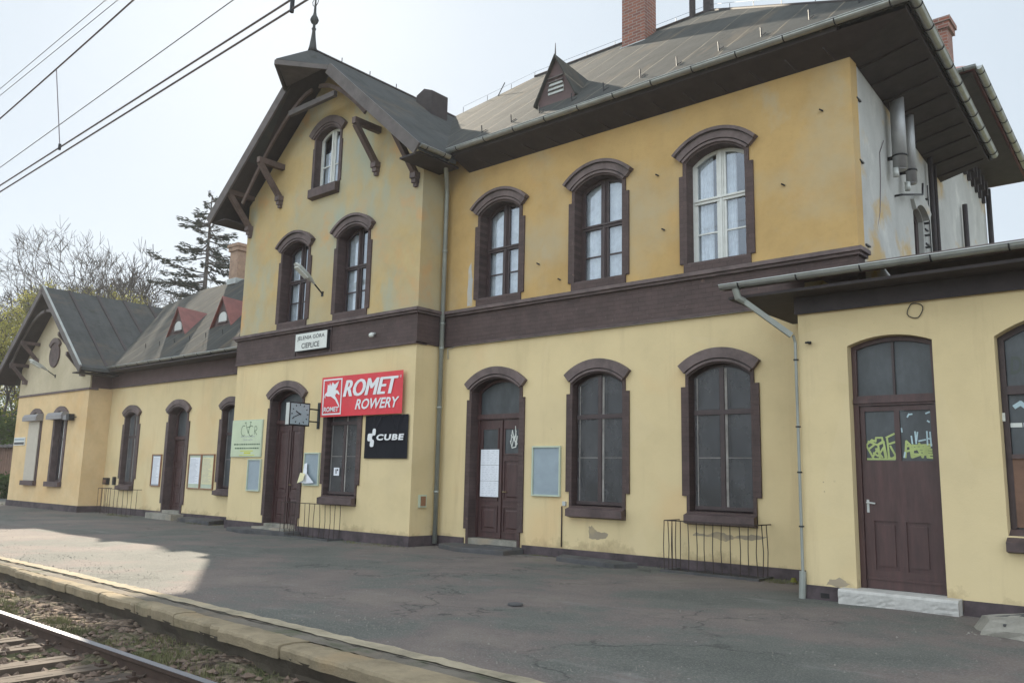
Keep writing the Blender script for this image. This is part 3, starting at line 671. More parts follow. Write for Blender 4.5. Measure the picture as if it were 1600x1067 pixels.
MB().mat('gray').box(2.95, 8.6, 6.905, 7.1, 8.4, 10.3).box(2.95, 3.15, 7.1, 13, 8.4, 10.3).box(3.15, 8.3, 12.8, 13, 8.51, 10.3).build('wall', B)
# floors keep the interior dark
MB().mat('room').box(XL + .31, 8.78, .6, 12.6, 4.3, 4.6).build('floor', B)
MB().mat('room').box(XL + .31, 8.7, 2.6, 2.7, .1, 8.4).build('inner_wall', B)
MB().mat('room').box(-16.2, XL - .05, 2.6, 2.7, .1, 4.2).build('inner_wall', B)
# --- brick band with cornice, wrapping the tower
band = MB().mat('brick')
def bandrun(pts, out, z0, z1, th=.06):
    pass
def bandbox(x0, x1, Y, z0, z1, p, q=0.3): band.box(x0, x1, Y - p, Y + q, z0, z1)
Z0, Z1 = 4.281, 4.93
for (x0, x1, Y, e) in ((0.066, 9.05, 0, 0), (XL - .04, .04, YT, 0)):
    band.mat('brick').box(x0, x1, Y - .04, Y + .28, Z0, Z1)
    band.mat('trim2').box(x0 - (.05 if Y < -.5 else -.05), x1 + (.055 if Y < -.5 else .05), Y - .10, Y + .29, Z1 + .001, Z1 + .05)
    band.box(x0 - (.09 if Y < -.5 else -.09), x1 + (.09 if Y < -.5 else .09), Y - .15, Y + .295, Z1 + .051, Z1 + .118)
    band.mat('trim').box(x0, x1, Y - .065, Y + .27, Z0 - .02, Z0 - .001 + .03)
band.mat('brick').box(-.25, .0405, YT + .281, -.041, Z0, Z1 - .002); band.mat('trim2').box(-.24, .094, YT + .291, -.105, Z1 + .002, Z1 + .049); band.box(-.24, .129, YT + .296, -.151, Z1 + .052, Z1 + .117)
band.mat('brick').box(XL - .039, XL + .2, YT + .281, 4, Z0, Z1 - .001)
band.mat('trim').box(-3.0, -2.94, YT - .06, YT - .041, Z0 + .03, Z1 - .01).box(-4.44, -4.39, YT - .06, YT - .041, Z0 + .03, Z1 - .01)
band.build('brick_band', B)
# --- plinth
pb = MB().mat('plinth')
pb.box(.001, C1 - .80, -.035, .2, -.1, .215).box(C1 + .80, 8.72, -.035, .2, -.1, .17)
pb.box(XL - .03, -5.40, YT - .035, YT + .2, -.1, .215).box(-3.92, .034, YT - .035, YT + .2, -.1, .215).box(-.2, .033, YT + .2, -.036, -.1, .214)
pb.box(XL - .029, XL + .2, YT + .2, .3, -.1, .213)
pb.box(-16.449, -12.16, -.034, .2, -.1, .205).box(-10.94, XL - .03, -.034, .2, -.1, .205)
pb.box(-22.98, -16.415, YT - .034, YT + .2, -.1, .21).box(-16.6, -16.416, YT + .2, -.035, -.1, .209)
pb.box(8.76, 9.255, YA - .03, YA + .2, -.1, .175).box(10.63, 16.2, YA - .03, YA + .2, -.1, .175).box(8.761, 8.95, YA + .2, -.04, -.1, .174)
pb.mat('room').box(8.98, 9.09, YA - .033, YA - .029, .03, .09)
pb.build('plinth', B)
# --- windows of the main block and tower
for cx in (C2, C3): window('low', cx, YM, B, 'darkframe', 'mesh', trans=2.64, midbar=1.86)
window('low', -2.40, YT, B, 'darkframe', 'mesh', trans=2.64, midbar=1.86)
cur1 = [(-.50, -.08, 5.25, 7.2), (.08, .50, 5.25, 7.2)]
window('up', C1, YM, B, 'darkframe', trans=6.33, midbar=5.78, curtain=cur1, lip=True, sill=False)
window('up', C2, YM, B, 'darkframe', trans=6.36, midbar=5.76, curtain=[(-.50, -.04, 5.25, 7.25), (.0, .50, 5.25, 7.25)], lip=True, sill=False)
window('up', C3, YM, B, 'white', trans=6.40, midbar=5.80, curtain=[(-.50, -.2, 5.25, 7.25), (.05, .25, 5.25, 7.25)], lip=True, sill=False)
window('up', T1, YT, B, 'darkframe', trans=6.33, midbar=5.78, curtain=[(-.50, .50, 5.25, 7.2)], lip=True, sill=False)
window('up', T2, YT, B, 'darkframe', trans=6.36, midbar=5.76, curtain=[(-.50, .50, 5.25, 7.2)], lip=True, sill=False)
window('top', -3.60, YT, B, 'white', midbar=[9.2], curtain=[(-.05, .45, 8.7, 10.0), (-.42, -.25, 8.7, 9.6)], lip=False)
for (cx, Y) in ((C1, YM), (C2, YM), (C3, YM), (T1, YT), (T2, YT)):   # sloping sills under the upper windows
    MB().mat('trim').box(cx - .552, cx + .552, Y - .033, Y + .2, 5.06, 5.245).build('sill', B)
# --- doors
double_door('door', C1, YM, B, 2.70, 0.0, glazed=(.70, .93), panels=((.05, .27), (.31, .66)))
double_door('door', -4.66, YT, B, 2.70, -0.06, panels=((.05, .27), (.31, .95)))
# small flank window
fw = flank(4.35 - .62, 4.35 + .62, 5.2, 6.9, 'gray')
mb = MB().mat('gray')
L = arcpts(4.35, 6.25, .66, -.75, .75, 10) + arcpts(4.35, 6.25, .88, .75, -.75, 10)
mb.prism([(u, z) for u, z in L], XR(4.35) + .10, XR(4.35) - .05, axis='x'); wf = mb.build('window', B)
MB().mat('darkframe').prism(arch(4.35, .42, 5.4, 6.25, .62), XR(4.35) - .12, XR(4.35) - .17, [arch(4.31, .30, 5.5, 6.25, .5)], axis='x').build('frame', wf)
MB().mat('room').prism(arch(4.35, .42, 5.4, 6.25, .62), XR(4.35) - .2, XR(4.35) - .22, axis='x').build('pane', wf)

# --- MAIN ROOF
ex0, ex1, ey0, ey1, ez = -7.75, 10.11, -.57, 11.2, 8.55
e1x = lambda y: 10.11 - .056 * (y + .57)
RL, RR_ = Vector((-1.9, 5.3, 13.40)), Vector((3.9, 5.3, 13.40))
def slab(mb, pts, t=.10):   # roof plane with thickness below
    pts = [Vector(p) for p in pts]; n = (pts[1] - pts[0]).cross(pts[2] - pts[0]).normalized()
    if n.z < 0: n = -n
    k = len(pts); low = [p - Vector((0, 0, t)) for p in pts]
    mb.mesh(pts + low, [tuple(range(k)), tuple(range(2 * k - 1, k - 1, -1))] + [(i, (i + 1) % k, k + (i + 1) % k, k + i) for i in range(k)])
mb = MB().mat('roof')
FL, FR = Vector((ex0, ey0, ez)), Vector((ex1, ey0, ez)); BR, BL = Vector((e1x(ey1), ey1, ez)), Vector((ex0, ey1, ez))
slab(mb, [FL, FR, RR_, RL]); mb.mat('roofy'); slab(mb, [FR, (e1x(6.9), 6.9, ez), (5.4, 6.9, 12.085), RR_]); slab(mb, [BL, FL, RL]); mb.mat('roof'); slab(mb, [(2.9, 11.2, ez), BL, RL, RR_, (5.4, 6.9, 12.085), (2.9, 6.9, 12.085)])
mb.mat('soffit').tube([RL + Vector((0, 0, .02)), RR_ + Vector((0, 0, .02))], .04, 6).tube([RR_ + Vector((0, 0, .01)), FR + Vector((-.1, .1, .07))], .035, 6)
mroof = mb.build('roof', B)
# ridge fittings: lightning wire on little stands
mb = MB().mat('black')
P0 = [RL.lerp(RR_, i / 6) for i in range(7)]; P1 = [RR_.lerp(FR, i / 6) for i in range(1, 7)]
for p in P0 + P1: mb.tube([p, p + Vector((0, 0, .15))], .008, 5)
mb.tube([p + Vector((0, 0, .17)) for p in P0 + P1], .004, 4)
P2 = [Vector((-3.3, 3.7, 12.1)).lerp(RL, i / 3) for i in range(4)]
for p in P2: mb.tube([p, p + Vector((0, 0, .15))], .008, 5)
mb.tube([p + Vector((0, 0, .17)) for p in P2], .004, 4)
mb.tube([(-2.6, 4.4, 12.6), (-2.3, 4.4, 13.0)], .015, 5)
mb.build('lightning_wire', mroof)
def rz(y): return ez + (13.4 - ez) / (5.3 - ey0) * (y - ey0)
# snow hooks
mb = MB().mat('black')
for i in range(11):
    x = .9 + i * .83; y = .12 + .05 * (i % 2); z = rz(y); mb.tube([(x, y, z - .02), (x, y - .02, z + .17)], .013, 5); mb.tube([(x, y, z + .02), (x + .03, y + .12, z + .12)], .01, 5)
mb.build('snow_hooks', mroof)
# eaves box, fascia
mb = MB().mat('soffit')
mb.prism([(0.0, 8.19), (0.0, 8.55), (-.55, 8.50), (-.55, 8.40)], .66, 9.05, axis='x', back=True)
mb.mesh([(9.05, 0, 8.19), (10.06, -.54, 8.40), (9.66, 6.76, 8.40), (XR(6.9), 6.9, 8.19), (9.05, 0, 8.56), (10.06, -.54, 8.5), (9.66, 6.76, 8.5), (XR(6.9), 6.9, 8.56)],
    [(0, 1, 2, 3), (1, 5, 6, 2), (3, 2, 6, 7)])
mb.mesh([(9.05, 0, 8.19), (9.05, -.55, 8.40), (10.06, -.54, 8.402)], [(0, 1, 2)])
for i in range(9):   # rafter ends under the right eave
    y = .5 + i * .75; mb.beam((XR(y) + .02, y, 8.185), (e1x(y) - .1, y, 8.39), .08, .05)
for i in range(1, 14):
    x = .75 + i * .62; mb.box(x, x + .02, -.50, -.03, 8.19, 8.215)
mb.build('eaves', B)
def gutter(pts, r, parent, name='gutter', straps=.8):
    mb = MB().mat('zinc'); pts = [Vector(p) for p in pts]
    for a, b in zip(pts[:-1], pts[1:]):
        d = (b - a).normalized(); s = d.cross(Vector((0, 0, 1))).normalized(); n = 8; vs = []
        for p in (a, b):
            for k in range(n + 1):
                t = math.pi * k / n; vs.append(p + s * r * math.cos(t) - Vector((0, 0, 1)) * r * math.sin(t))
            for k in range(n, -1, -1):
                t = math.pi * k / n; vs.append(p + s * (r - .006) * math.cos(t) - Vector((0, 0, 1)) * (r - .006) * math.sin(t))
        m = 2 * (n + 1); mb.mesh(vs, [(i, (i + 1) % m, m + (i + 1) % m, m + i) for i in range(m)] + [tuple(range(n + 1))[::-1], tuple(range(m, m + n + 1))])
        for sg in (-1, 1): mb.tube([a + s * r * sg, b + s * r * sg], .011, 5)
    mb.mat('black')
    for a, b in zip(pts[:-1], pts[1:]):
        L = (b - a).length; d = (b - a).normalized(); s = d.cross(Vector((0, 0, 1))).normalized(); k = max(1, int(L / straps))
        for i in range(k + 1):
            p = a + d * (L * (i + .35) / (k + .7)); q = [p + s * (r + .006) * math.cos(t) - Vector((0, 0, 1)) * (r + .006) * math.sin(t) for t in [math.pi * j / 8 for j in range(9)]]
            mb.tube(q, .010, 5)
    return mb.build(name, parent, smooth=False)
gutter([(.62, -.64, 8.53), (10.17, -.64, 8.53)], .075, mroof); gutter([(10.18, -.62, 8.53), (9.765, 6.8, 8.53)], .075, mroof)
# dormer on main slope
def gable_dormer(parent, cx, y, z0, hw, h, back, red, louv):
    """small triangular roof gable: front triangle at y, ridge running back to the slope"""
    m = 'redroof' if red else 'roof'
    A, Bq, Cq = Vector((cx - hw, y, z0)), Vector((cx + hw, y, z0)), Vector((cx, y, z0 + h)); D = Vector((cx, back, z0 + h * (.96 if red else .9)))
    o = .09; f = Vector((0, -o, 0)); k = 1.13
    mb = MB().mat(m); A2, B2, C2_ = Vector((cx - hw * k, y - o, z0 - h * (k - 1) * .6)), Vector((cx + hw * k, y - o, z0 - h * (k - 1) * .6)), Vector((cx, y - o, z0 + h * 1.06))
    Ab, Bb = A2 + Vector((0, .16, .0)), B2 + Vector((0, .16, .0))
    for P_, Q in ((A2, Ab), (B2, Bb)):
        slab(mb, [P_, C2_, D, Q], .05)
    dm = mb.build('dormer', parent)
    mb = MB().mat('trim' if red else 'fascia').prism([(A.x, A.z - .25), (A.x, A.z), (Cq.x, Cq.z), (Bq.x, Bq.z), (Bq.x, Bq.z - .25)], y, y + .4); mb.build('dormer_front', dm)
    w = hw * .42; z = z0 + .08; hh = h * .34
    ol = [(cx - w, z)] + [(cx + w * math.sin(t), z + hh * .45 + w * .8 * math.cos(t)) for t in [-1.57 + 3.14 * i / 10 for i in range(11)]] + [(cx + w, z)]
    MB().mat('lampgrey').prism(ol, y - .02, y + .02).build('dormer_window', dm)
    if louv:
        for i in range(4): MB().mat('rake').box(cx - w, cx + w, y - .05, y - .02, z + .06 + i * .1, z + .085 + i * .1).build('louvre_slat', parent)
        MB().mat('rake').tube([(cx, y - .05, z0 + h), (cx, y - .05, z0 + h + .32)], [.02, .006], 6).build('dormer_spike', parent)
    else: MB().mat('trim').box(cx - w * 1.2, cx + w * 1.2, y - .05, y + .01, z - .05, z).build('dormer_sill', dm)
gable_dormer(mroof, 2.62, .62, 9.66, .50, .92, 1.95, False, True)
# chimneys
def chimney(parent, x0, x1, y0, y1, z0, z1, cap=True, m='chim'):
    mb = MB().mat(m).box(x0, x1, y0, y1, z0, z1)
    if cap: mb.box(x0 - .06, x1 + .06, y0 - .06, y1 + .06, z1 - .28, z1 - .12).box(x0 - .1, x1 + .1, y0 - .1, y1 + .1, z1 - .119, z1).mat('soffit').box(x0 + .12, x1 - .12, y0 + .12, y1 - .12, z1, z1 + .06)
    mb.mat('zinc').box(x0 - .04, x1 + .04, y0 - .05, y1 + .04, z0 + .3, z0 + .52)
    return mb.build('chimney', parent)
chimney(mroof, 1.68, 2.38, 4.62, 5.2, 12.3, 15.4)
for x, w in ((3.35, .06), (3.75, .10)): MB().mat('soffit').box(x, x + w * 2, 5.25, 5.25 + w * 2, 13.2, 15.6).build('vent_pipe', mroof)
# --- TOWER ROOF (gable facing the track, with a small pointed hood at the apex)
mb = MB().mat('roofy'); PK = Vector((-3.55, -1.49, 11.97)); KL, KR = Vector((-4.46, -1.58, 11.22)), Vector((-2.64, -1.58, 11.22)); TIP = Vector((-3.55, -2.48, 11.31))
EL, ER = Vector((-7.77, -1.58, 8.35)), Vector((.67, -1.58, 8.35)); RB = Vector((-3.55, 4.1, 11.97))
slab(mb, [ER, Vector((.67, -.45, 8.35)), RB, PK, KR], .11)
slab(mb, [EL, Vector((-7.77, -.45, 8.35)), RB, PK, KL], .11)
slab(mb, [PK, TIP, KR], .05); slab(mb, [PK, TIP, KL], .05)
mb.mat('rake').mesh([TIP - Vector((0, 0, .055)), KL - Vector((0, 0, .02)), KR - Vector((0, 0, .02))], [(0, 1, 2)])
mb.mat('black')
for i in range(1, 6): p = PK.lerp(RB, i / 6); mb.tube([p, p + Vector((0, 0, .16))], .012, 5)
mb.mat('soffit').tube([PK + Vector((0, 0, .01)), RB + Vector((0, 0, .01))], .04, 6)
troof = mb.build('roof', B)
mb = MB().mat('roofy'); fx, fy, fz = PK.x, PK.y + .02, 11.93
prof = [(0, .12), (.1, .095), (.35, .06), (.55, .04), (.60, .06), (.64, .035), (.72, .035), (.76, .08), (.84, .11), (.92, .08), (.97, .05), (1.05, .035), (1.4, .02), (1.9, .012)]
mb.tube([(fx, fy, fz + a) for a, r in prof], [r for a, r in prof], 12)
mb.mat('black')
for s in (-1, 1):
    mb.tube([(fx, fy, fz + 1.2), (fx + s * .10, fy, fz + 1.28), (fx + s * .13, fy, fz + 1.38), (fx + s * .07, fy, fz + 1.42)], .010, 5)
    mb.tube([(fx, fy, fz + 1.5), (fx + s * .09, fy, fz + 1.56), (fx + s * .11, fy, fz + 1.66)], .010, 5)
mb.build('finial', troof, smooth=True)
MB().mat('soffit').prism([(-3.25, 11.0), (-3.25, 11.88), (-2.95, 12.0), (-2.62, 11.86), (-2.62, 11.0)], 1.8, 2.4, back=True).build('chimney', troof)
# bargeboards, gable soffit timbers, collar arch
mb = MB().mat('rake')
for s, E_, K_ in ((-1, EL, KL), (1, ER, KR)):
    mb.beam(E_ + Vector((0, -.03, -.10)), K_ + Vector((0, -.03, -.10)), .05, .26, up=(0, 0, 1))
    mb.beam(K_ + Vector((0, -.03, -.08)), TIP + Vector((0, -.02, -.10)), .04, .12)
bg_ = mb.build('bargeboard', troof)
mb = MB().mat('soffit')   # boarding under the overhang
for E_, K_, P_ in ((EL, KL, PK), (ER, KR, PK)):
    a, b, c = E_ - Vector((0, -.03, .125)), K_ - Vector((0, -.03, .125)), Vector((P_.x, -1.5, 11.82))
    mb.mesh([a, b, c, Vector((c.x, YT, c.z)), Vector((a.x, YT, a.z))], [(0, 1, 2, 3, 4)])
mb.build('gable_soffit', troof)
mb = MB().mat('brace')   # curved timber arch just behind the bargeboard
for s in (-1, 1):
    pts = []
    for i in range(13):
        t = i / 12 * (.62 if s > 0 else .95); x = s * (.15 + 3.05 * t); z = 11.15 - 2.75 * t ** 1.55 - .15 * (1 - t); pts.append((-3.55 + x, -1.30, z))
    for a, b in zip(pts[:-1], pts[1:]): mb.beam(a, b, .05, .10)
mb.mat('rake').beam((-4.5, -1.38, 10.55), (-2.6, -1.38, 10.55), .1, .14).beam((-3.55, -1.38, 10.5), (-3.55, -1.38, 11.7), .1, .12)
mb.build('gable_truss', troof)
def bracket(x, z, sgn, parent, top=None):
    """corbel on the wall, strut out to a purlin end under the overhang"""
    mb = MB().mat('trim2').box(x - .09, x + .09, YT - .16, YT, z - .02, z + .12).box(x - .07, x + .07, YT - .12, YT, z - .12, z - .02).box(x - .05, x + .05, YT - .08, YT, z - .2, z - .12)
    mb.mat('brace').beam((x, YT - .08, z + .1), (x, -1.50, z + .86), .12, .13).beam((x, YT, z + .93), (x, -1.56, z + .93), .13, .15)
    mb.beam((x, YT - .06, z + .1), (x, YT - .06, z + .9), .1, .1)
    mb.build('roof_bracket', parent)
bracket(-1.60, 8.60, 1, B); bracket(-.20, 8.02, 1, B); bracket(-5.55, 8.60, -1, B); bracket(-6.93, 8.02, -1, B)
# side eaves of the tower
MB().mat('soffit').box(.001, .62, -1.5, -.30, 8.20, 8.245).build('eaves', B); MB().mat('soffit').box(XL - .62, XL, -1.5, 2, 8.20, 8.245).build('eaves', B)
gutter([(.72, -1.58, 8.34), (.72, -.70, 8.34)], .06, troof)
# --- WING
WA, WD, WB = -14.72, -11.58, -8.52
wall(rect(-16.45, XL, .06, 4.22), YM, [hole('wing', WA), dooropen('wdoor', WD), hole('wing', WB)], 'low')
window('wing', WA, YM, B, 'darkframe', 'dirtyglass', trans=2.55, midbar=1.8)
window('wing', WB, YM, B, 'darkframe', 'dirtyglass', trans=2.55, midbar=1.8)
double_door('wdoor', WD, YM, B, 2.45, .08, panels=((.05, .27), (.31, .62), (.66, .95)))
mb = MB().mat('fascia').box(-16.44, XL, -.05, .25, 4.221, 4.83).mat('soffit').box(-16.44, XL, -.56, -.051, 4.72, 4.76).mat('trim').box(-16.43, XL, -.075, -.051, 4.222, 4.27); mb.build('eaves', B)
mb = MB().mat('roof'); zr = 8.76; yr = 4.0
slab(mb, [(-22.9, -.5, 4.86), (XL - .01, -.5, 4.86), (XL - .01, yr, zr), (-18.2, yr, zr), (-20.6, 3.2, 8.02), (-22.9, 2.2, 7.2)], .09)
slab(mb, [(XL - .01, yr, zr), (XL - .01, 8.5, 4.86), (-22.9, 8.5, 4.86), (-22.9, 5.8, 7.2), (-18.2, yr, zr)], .09)
wroof = mb.build('roof', B)
gutter([(-16.0, -.56, 4.86), (XL - .02, -.56, 4.86)], .06, wroof)
mb = MB().mat('black')
for i in range(8): x = -15 + i * 1.0; mb.tube([(x, .35, 5.6), (x, .33, 5.74)], .012, 5)
mb.build('snow_hooks', wroof)
gable_dormer(wroof, -13.82, .86, 6.08, .56, .86, 2.0, True, False); gable_dormer(wroof, -10.95, .86, 6.08, .56, .86, 2.0, True, False)
chimney(wroof, -15.98, -15.42, 3.8, 4.3, 8.3, 10.2, True, 'tanchim')
MB().mat('gray').box(-22.6, XL, 8.0, 8.2, .06, 4.8).build('wall', B)
# --- PAVILION
PC = -19.65; PL_, PR_ = -22.95, -16.45
wall(rect(PL_, PR_, .06, 4.13), YT, [rect(-21.30, -20.42, .97, 3.25), rect(-19.03, -18.15, .97, 3.25)], 'pav')
def pgz(x): return 8.04 - .80 * abs(x - PC) - .14
wall([(PL_, 4.16), (PL_, pgz(PL_)), (PC, pgz(PC)), (PR_, pgz(PR_)), (PR_, 4.16)], YT, [], 'gable')
MB().mat('trim2').box(PL_ - .05, PR_ + .05, YT - .05, YT + .28, 4.131, 4.20).build('string_course', B)
MB().mat('pav').box(PR_ - .3, PR_ - .0005, YT + .301, -.001, .06, 4.6).build('wall', B)
MB().mat('gray').box(PL_ + .0005, PL_ + .3, YT + .301, 8.2, .06, 7.0).build('wall', B)
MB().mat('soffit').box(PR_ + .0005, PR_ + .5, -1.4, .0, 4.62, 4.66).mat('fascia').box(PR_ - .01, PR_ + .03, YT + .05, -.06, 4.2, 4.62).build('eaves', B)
mb = MB().mat('roofy'); PPK = Vector((PC, -1.48, 8.04)); PRB = Vector((PC, 3.2, 8.0))
slab(mb, [(-15.58, -1.48, 4.78), (-15.58, .0, 4.78), (PC + .2, 3.3, 7.9), PRB, PPK], .10)
slab(mb, [(-23.72, -1.48, 4.78), (-23.72, 3, 4.78), PRB, PPK], .10)
for i in range(4):   # raised standing battens
    yb = -.6 + i * 1.02
    p0 = Vector((PC + .05, yb, 8.02)); xe = -15.7 if yb < -.2 else PC + (4.07) * (1 - (yb - 0) / 3.4)
    p1 = Vector((xe, yb, 8.02 - .80 * (xe - PC)))
    mb.mat('soffit').beam(p0, p1, .09, .07)
proof = mb.build('roof', B)
mb = MB().mat('rake')
for s in (-1, 1):
    mb.beam((PC + s * 4.09, -1.51, 4.68), (PC, -1.51, 7.95), .05, .24)
mb.mat('zinc').beam((PC + 4.1, -1.51, 4.83), (PC, -1.51, 8.10), .07, .03); mb.build('bargeboard', proof)
mb = MB().mat('soffit')
for s in (-1, 1): mb.mesh([(PC + s * 4.05, -1.46, 4.64), (PC, -1.46, 7.90), (PC, YT, 7.90), (PC + s * 4.05, YT, 4.64)], [(0, 1, 2, 3)])
mb.build('gable_soffit', proof)
mb = MB().mat('rake')
for s in (-1, 1):
    pts = [(PC + s * (.1 + 2.9 * t), -1.32, 7.15 - 1.9 * t ** 1.8) for t in [i / 10 for i in range(11)]]
    for a, b in zip(pts[:-1], pts[1:]): mb.beam(a, b, .05, .10)
mb.beam((PC, -1.30, 7.0), (PC, -1.30, 7.85), .1, .12); mb.build('gable_truss', proof)
for x, z in ((-17.0, 4.72), (-17.9, 5.5), (-22.3, 4.72), (-21.4, 5.5)):
    mb = MB().mat('trim2').box(x - .08, x + .08, YT - .15, YT, z - .1, z + .05).mat('trim').beam((x, YT - .05, z), (x, -1.40, z + .6), .1, .12).beam((x, YT, z + .62), (x, -1.45, z + .62), .11, .12); mb.build('roof_bracket', B)
# round blind medallion
mb = MB().mat('trim'); n = 24; c0 = (PC - .12, 5.58)
mb.prism([(c0[0] + .46 * math.sin(2 * math.pi * i / n), c0[1] + .46 * math.cos(2 * math.pi * i / n)) for i in range(n)], YT - .05, YT + .01)
mb.mat('trim2').prism(hood_poly(c0[0], c0[1], .46, .64, .9), YT - .09, YT + .01); mb.build('medallion', B)
# pavilion windows with roller shutters
for cx, closed in ((-20.86, True), (-18.59, False)):
    mb = MB().mat('darkframe'); h = .44
    mb.prism(rect(cx - h, cx + h, .97, 3.25), YT + .16, YT + .22, [rect(cx - h + .06, cx + h - .06, 1.03, 3.2)])
    win = mb.build('window', B)
    MB().mat('trim').prism(rect(cx - .60, cx + .60, .97, 3.42), YT - .035, YT + .16, [rect(cx - h + .003, cx + h - .003, .97 + .001, 3.25)]).build('surround', win)
    MB().mat('trim').prism([(cx - .62, .80), (cx - .62, .97), (cx + .62, .97), (cx + .62, .80)], YT - .14, YT + .02, back=True).build('sill', win)
    MB().mat('trim2').prism(hood_poly(cx, 2.72, .75, .92, .70), YT - .07, YT + .01).build('hood_moulding', win)
    mb = MB().mat('shutterbox'); mb.prism([(YT - .26, 3.16), (YT - .26, 3.30), (YT - .20, 3.40), (YT - .0, 3.44), (YT - .0, 3.16)], cx - .72, cx + .62, axis='x', back=True)
    mb.build('shutter_box', win)
    if closed:
        mb = MB().mat('shutter')
        for i in range(46): z = .98 + i * .048; mb.box(cx - .50, cx + .50, YT - .075 - .006 * (i % 2), YT - .05, z, z + .047)
        mb.build('roller_shutter', win)
    else:
        MB().mat('white').box(cx - .03, cx + .04, YT + .13, YT + .17, 1.03, 3.15).box(cx + .30, cx + .38, YT + .13, YT + .17, 1.03, 3.15).box(cx - .03, cx + .38, YT + .13, YT + .165, 1.03, 1.1).box(cx - .03, cx + .38, YT + .13, YT + .165, 2.42, 2.5).build('sash', win)
    MB().mat('glass').box(cx - h + .05, cx + h - .05, YT + .185, YT + .19, 1.02, 3.2).build('pane', win)
# --- ANNEX
AZ = 3.74
aw = arch(11.95, .82, .93, 1.96, 1.50)
adoor = [(9.43, .17)] + [(9.945 + 1.30 * math.sin(t), 2.05 + 1.30 * math.cos(t)) for t in [-.405 + .81 * i / 12 for i in range(13)]] + [(10.46, .17)]
wall(rect(8.79, 16.2, .06, AZ), YA, [adoor, aw], 'low', .28)
MB().mat('low').box(8.7905, 9.04, YA + .281, -.041, .06, AZ + .5).build('wall', B)
MB().mat('room').box(9.06, 16.1, YA + 1.6, YA + 1.7, .0, 3.7).build('inner_wall', B)
MB().mat('low').box(16.0, 16.2, YA + .3, 5, .06, 4.6).build('wall', B)
MB().mat('fascia').box(8.76, 16.25, YA - .04, YA + .25, AZ + .001, 4.1).mat('soffit').box(8.0, 16.4, YA - .46, YA - .041, 3.96, 4.0).box(8.0, 8.75, YA - .04, -.05, 3.96, 4.0).box(8.765, 16.25, YA - .055, YA - .041, AZ - .01, 3.955).build('eaves', B)
mb = MB().mat('annexroof'); slab(mb, [(7.95, -2.30, 4.15), (16.6, -2.30, 4.15), (16.6, 1.2, 5.13), (XR(1.2) + .03, 1.2, 5.13), (9.04, -.02, 4.80), (7.95, -.02, 4.80)], .07)
slab(mb, [(XR(1.2) + .03, 1.201, 5.13), (16.6, 1.201, 5.13), (16.6, 6, 4.2), (8.9, 6, 4.2)], .07)
aroof = mb.build('roof', B)
gutter([(7.93, -2.36, 4.15), (16.6, -2.36, 4.15)], .065, aroof)
# annex door (single leaf, two glazed squares above two panels)
y = YA + .17
ain = [(9.49, 2.60)] + [(9.945 + 1.24 * math.sin(t), 2.05 + 1.24 * math.cos(t)) for t in [-.37 + .74 * i / 12 for i in range(13)]] + [(10.40, 2.60)]
full = [(a, max(b, .175)) for a, b in adoor]
mb = MB().mat('door').prism([(9.433, 2.47)] + [(9.945 + 1.297 * math.sin(t), 2.05 + 1.297 * math.cos(t)) for t in [-.403 + .806 * i / 12 for i in range(13)]] + [(10.457, 2.47)], y - .03, y + .05, [ain], back=True)
mb.box(9.433, 9.50, y - .03, y + .05, .18, 2.469).box(10.40, 10.457, y - .03, y + .05, .18, 2.469).box(9.44, 10.45, y - .055, y - .031, 2.50, 2.56).mat('darkframe').box(9.93, 9.96, y - .015, y + .03, 2.58, 3.28)
adf = mb.build('door_frame', B)
MB().mat('dirtyglass').prism([(9.48, 2.58)] + [(9.945 + 1.25 * math.sin(t), 2.05 + 1.25 * math.cos(t)) for t in [-.37 + .74 * i / 12 for i in range(13)]] + [(10.41, 2.58)], y + .015, y + .02).build('fanlight_pane', adf)
mb = MB().mat('door').prism(rect(9.505, 10.395, .19, 2.465), y, y + .045, [rect(9.56, 9.92, 1.77, 2.40), rect(9.985, 10.35, 1.77, 2.40), rect(9.62, 9.90, .42, 1.02), rect(10.0, 10.28, .42, 1.02)])
mb.box(9.505, 10.395, y + .02, y + .04, .19, 1.75).box(9.505, 10.395, y - .014, y - .001, .30, .335)
for a in (9.66, 10.04): mb.box(a, a + .20, y + .005, y + .02, .47, .97)
al = mb.build('door', B)
for a, b in ((9.55, 9.93), (9.975, 10.36)): MB().mat('dirtyglass').box(a, b, y + .022, y + .027, 1.76, 2.41).build('door_pane', al)
MB().mat('lampgrey').tube([(9.555, y, 1.245), (9.555, y - .055, 1.245), (9.66, y - .06, 1.235)], .011).box(9.54, 9.57, y - .006, y, 1.12, 1.28).build('handle', al)
rg = random.Random(11)
def scribble(name, parent, m, strokes, Y, w=.018):
    mb = MB().mat(m)
    for st in strokes:
        for (x0, z0), (x1, z1) in zip(st[:-1], st[1:]):
            d = Vector((x1 - x0, 0, z1 - z0)); L = d.length
            if L < 1e-4: continue
            d /= L; nx = Vector((-d.z, 0, d.x)) * w / 2; a, b = Vector((x0, Y, z0)) - d * w * .3, Vector((x1, Y, z1)) + d * w * .3; Y -= .00003
            mb.face([a - nx, b - nx, b + nx, a + nx])
    return mb.build(name, parent)
def gp(px, py): return (9.535 + (px - 110) / 1387 * 1.03, 2.41 - (py - 130) / 820 * .633)   # hand-drawn in the pane's own frame
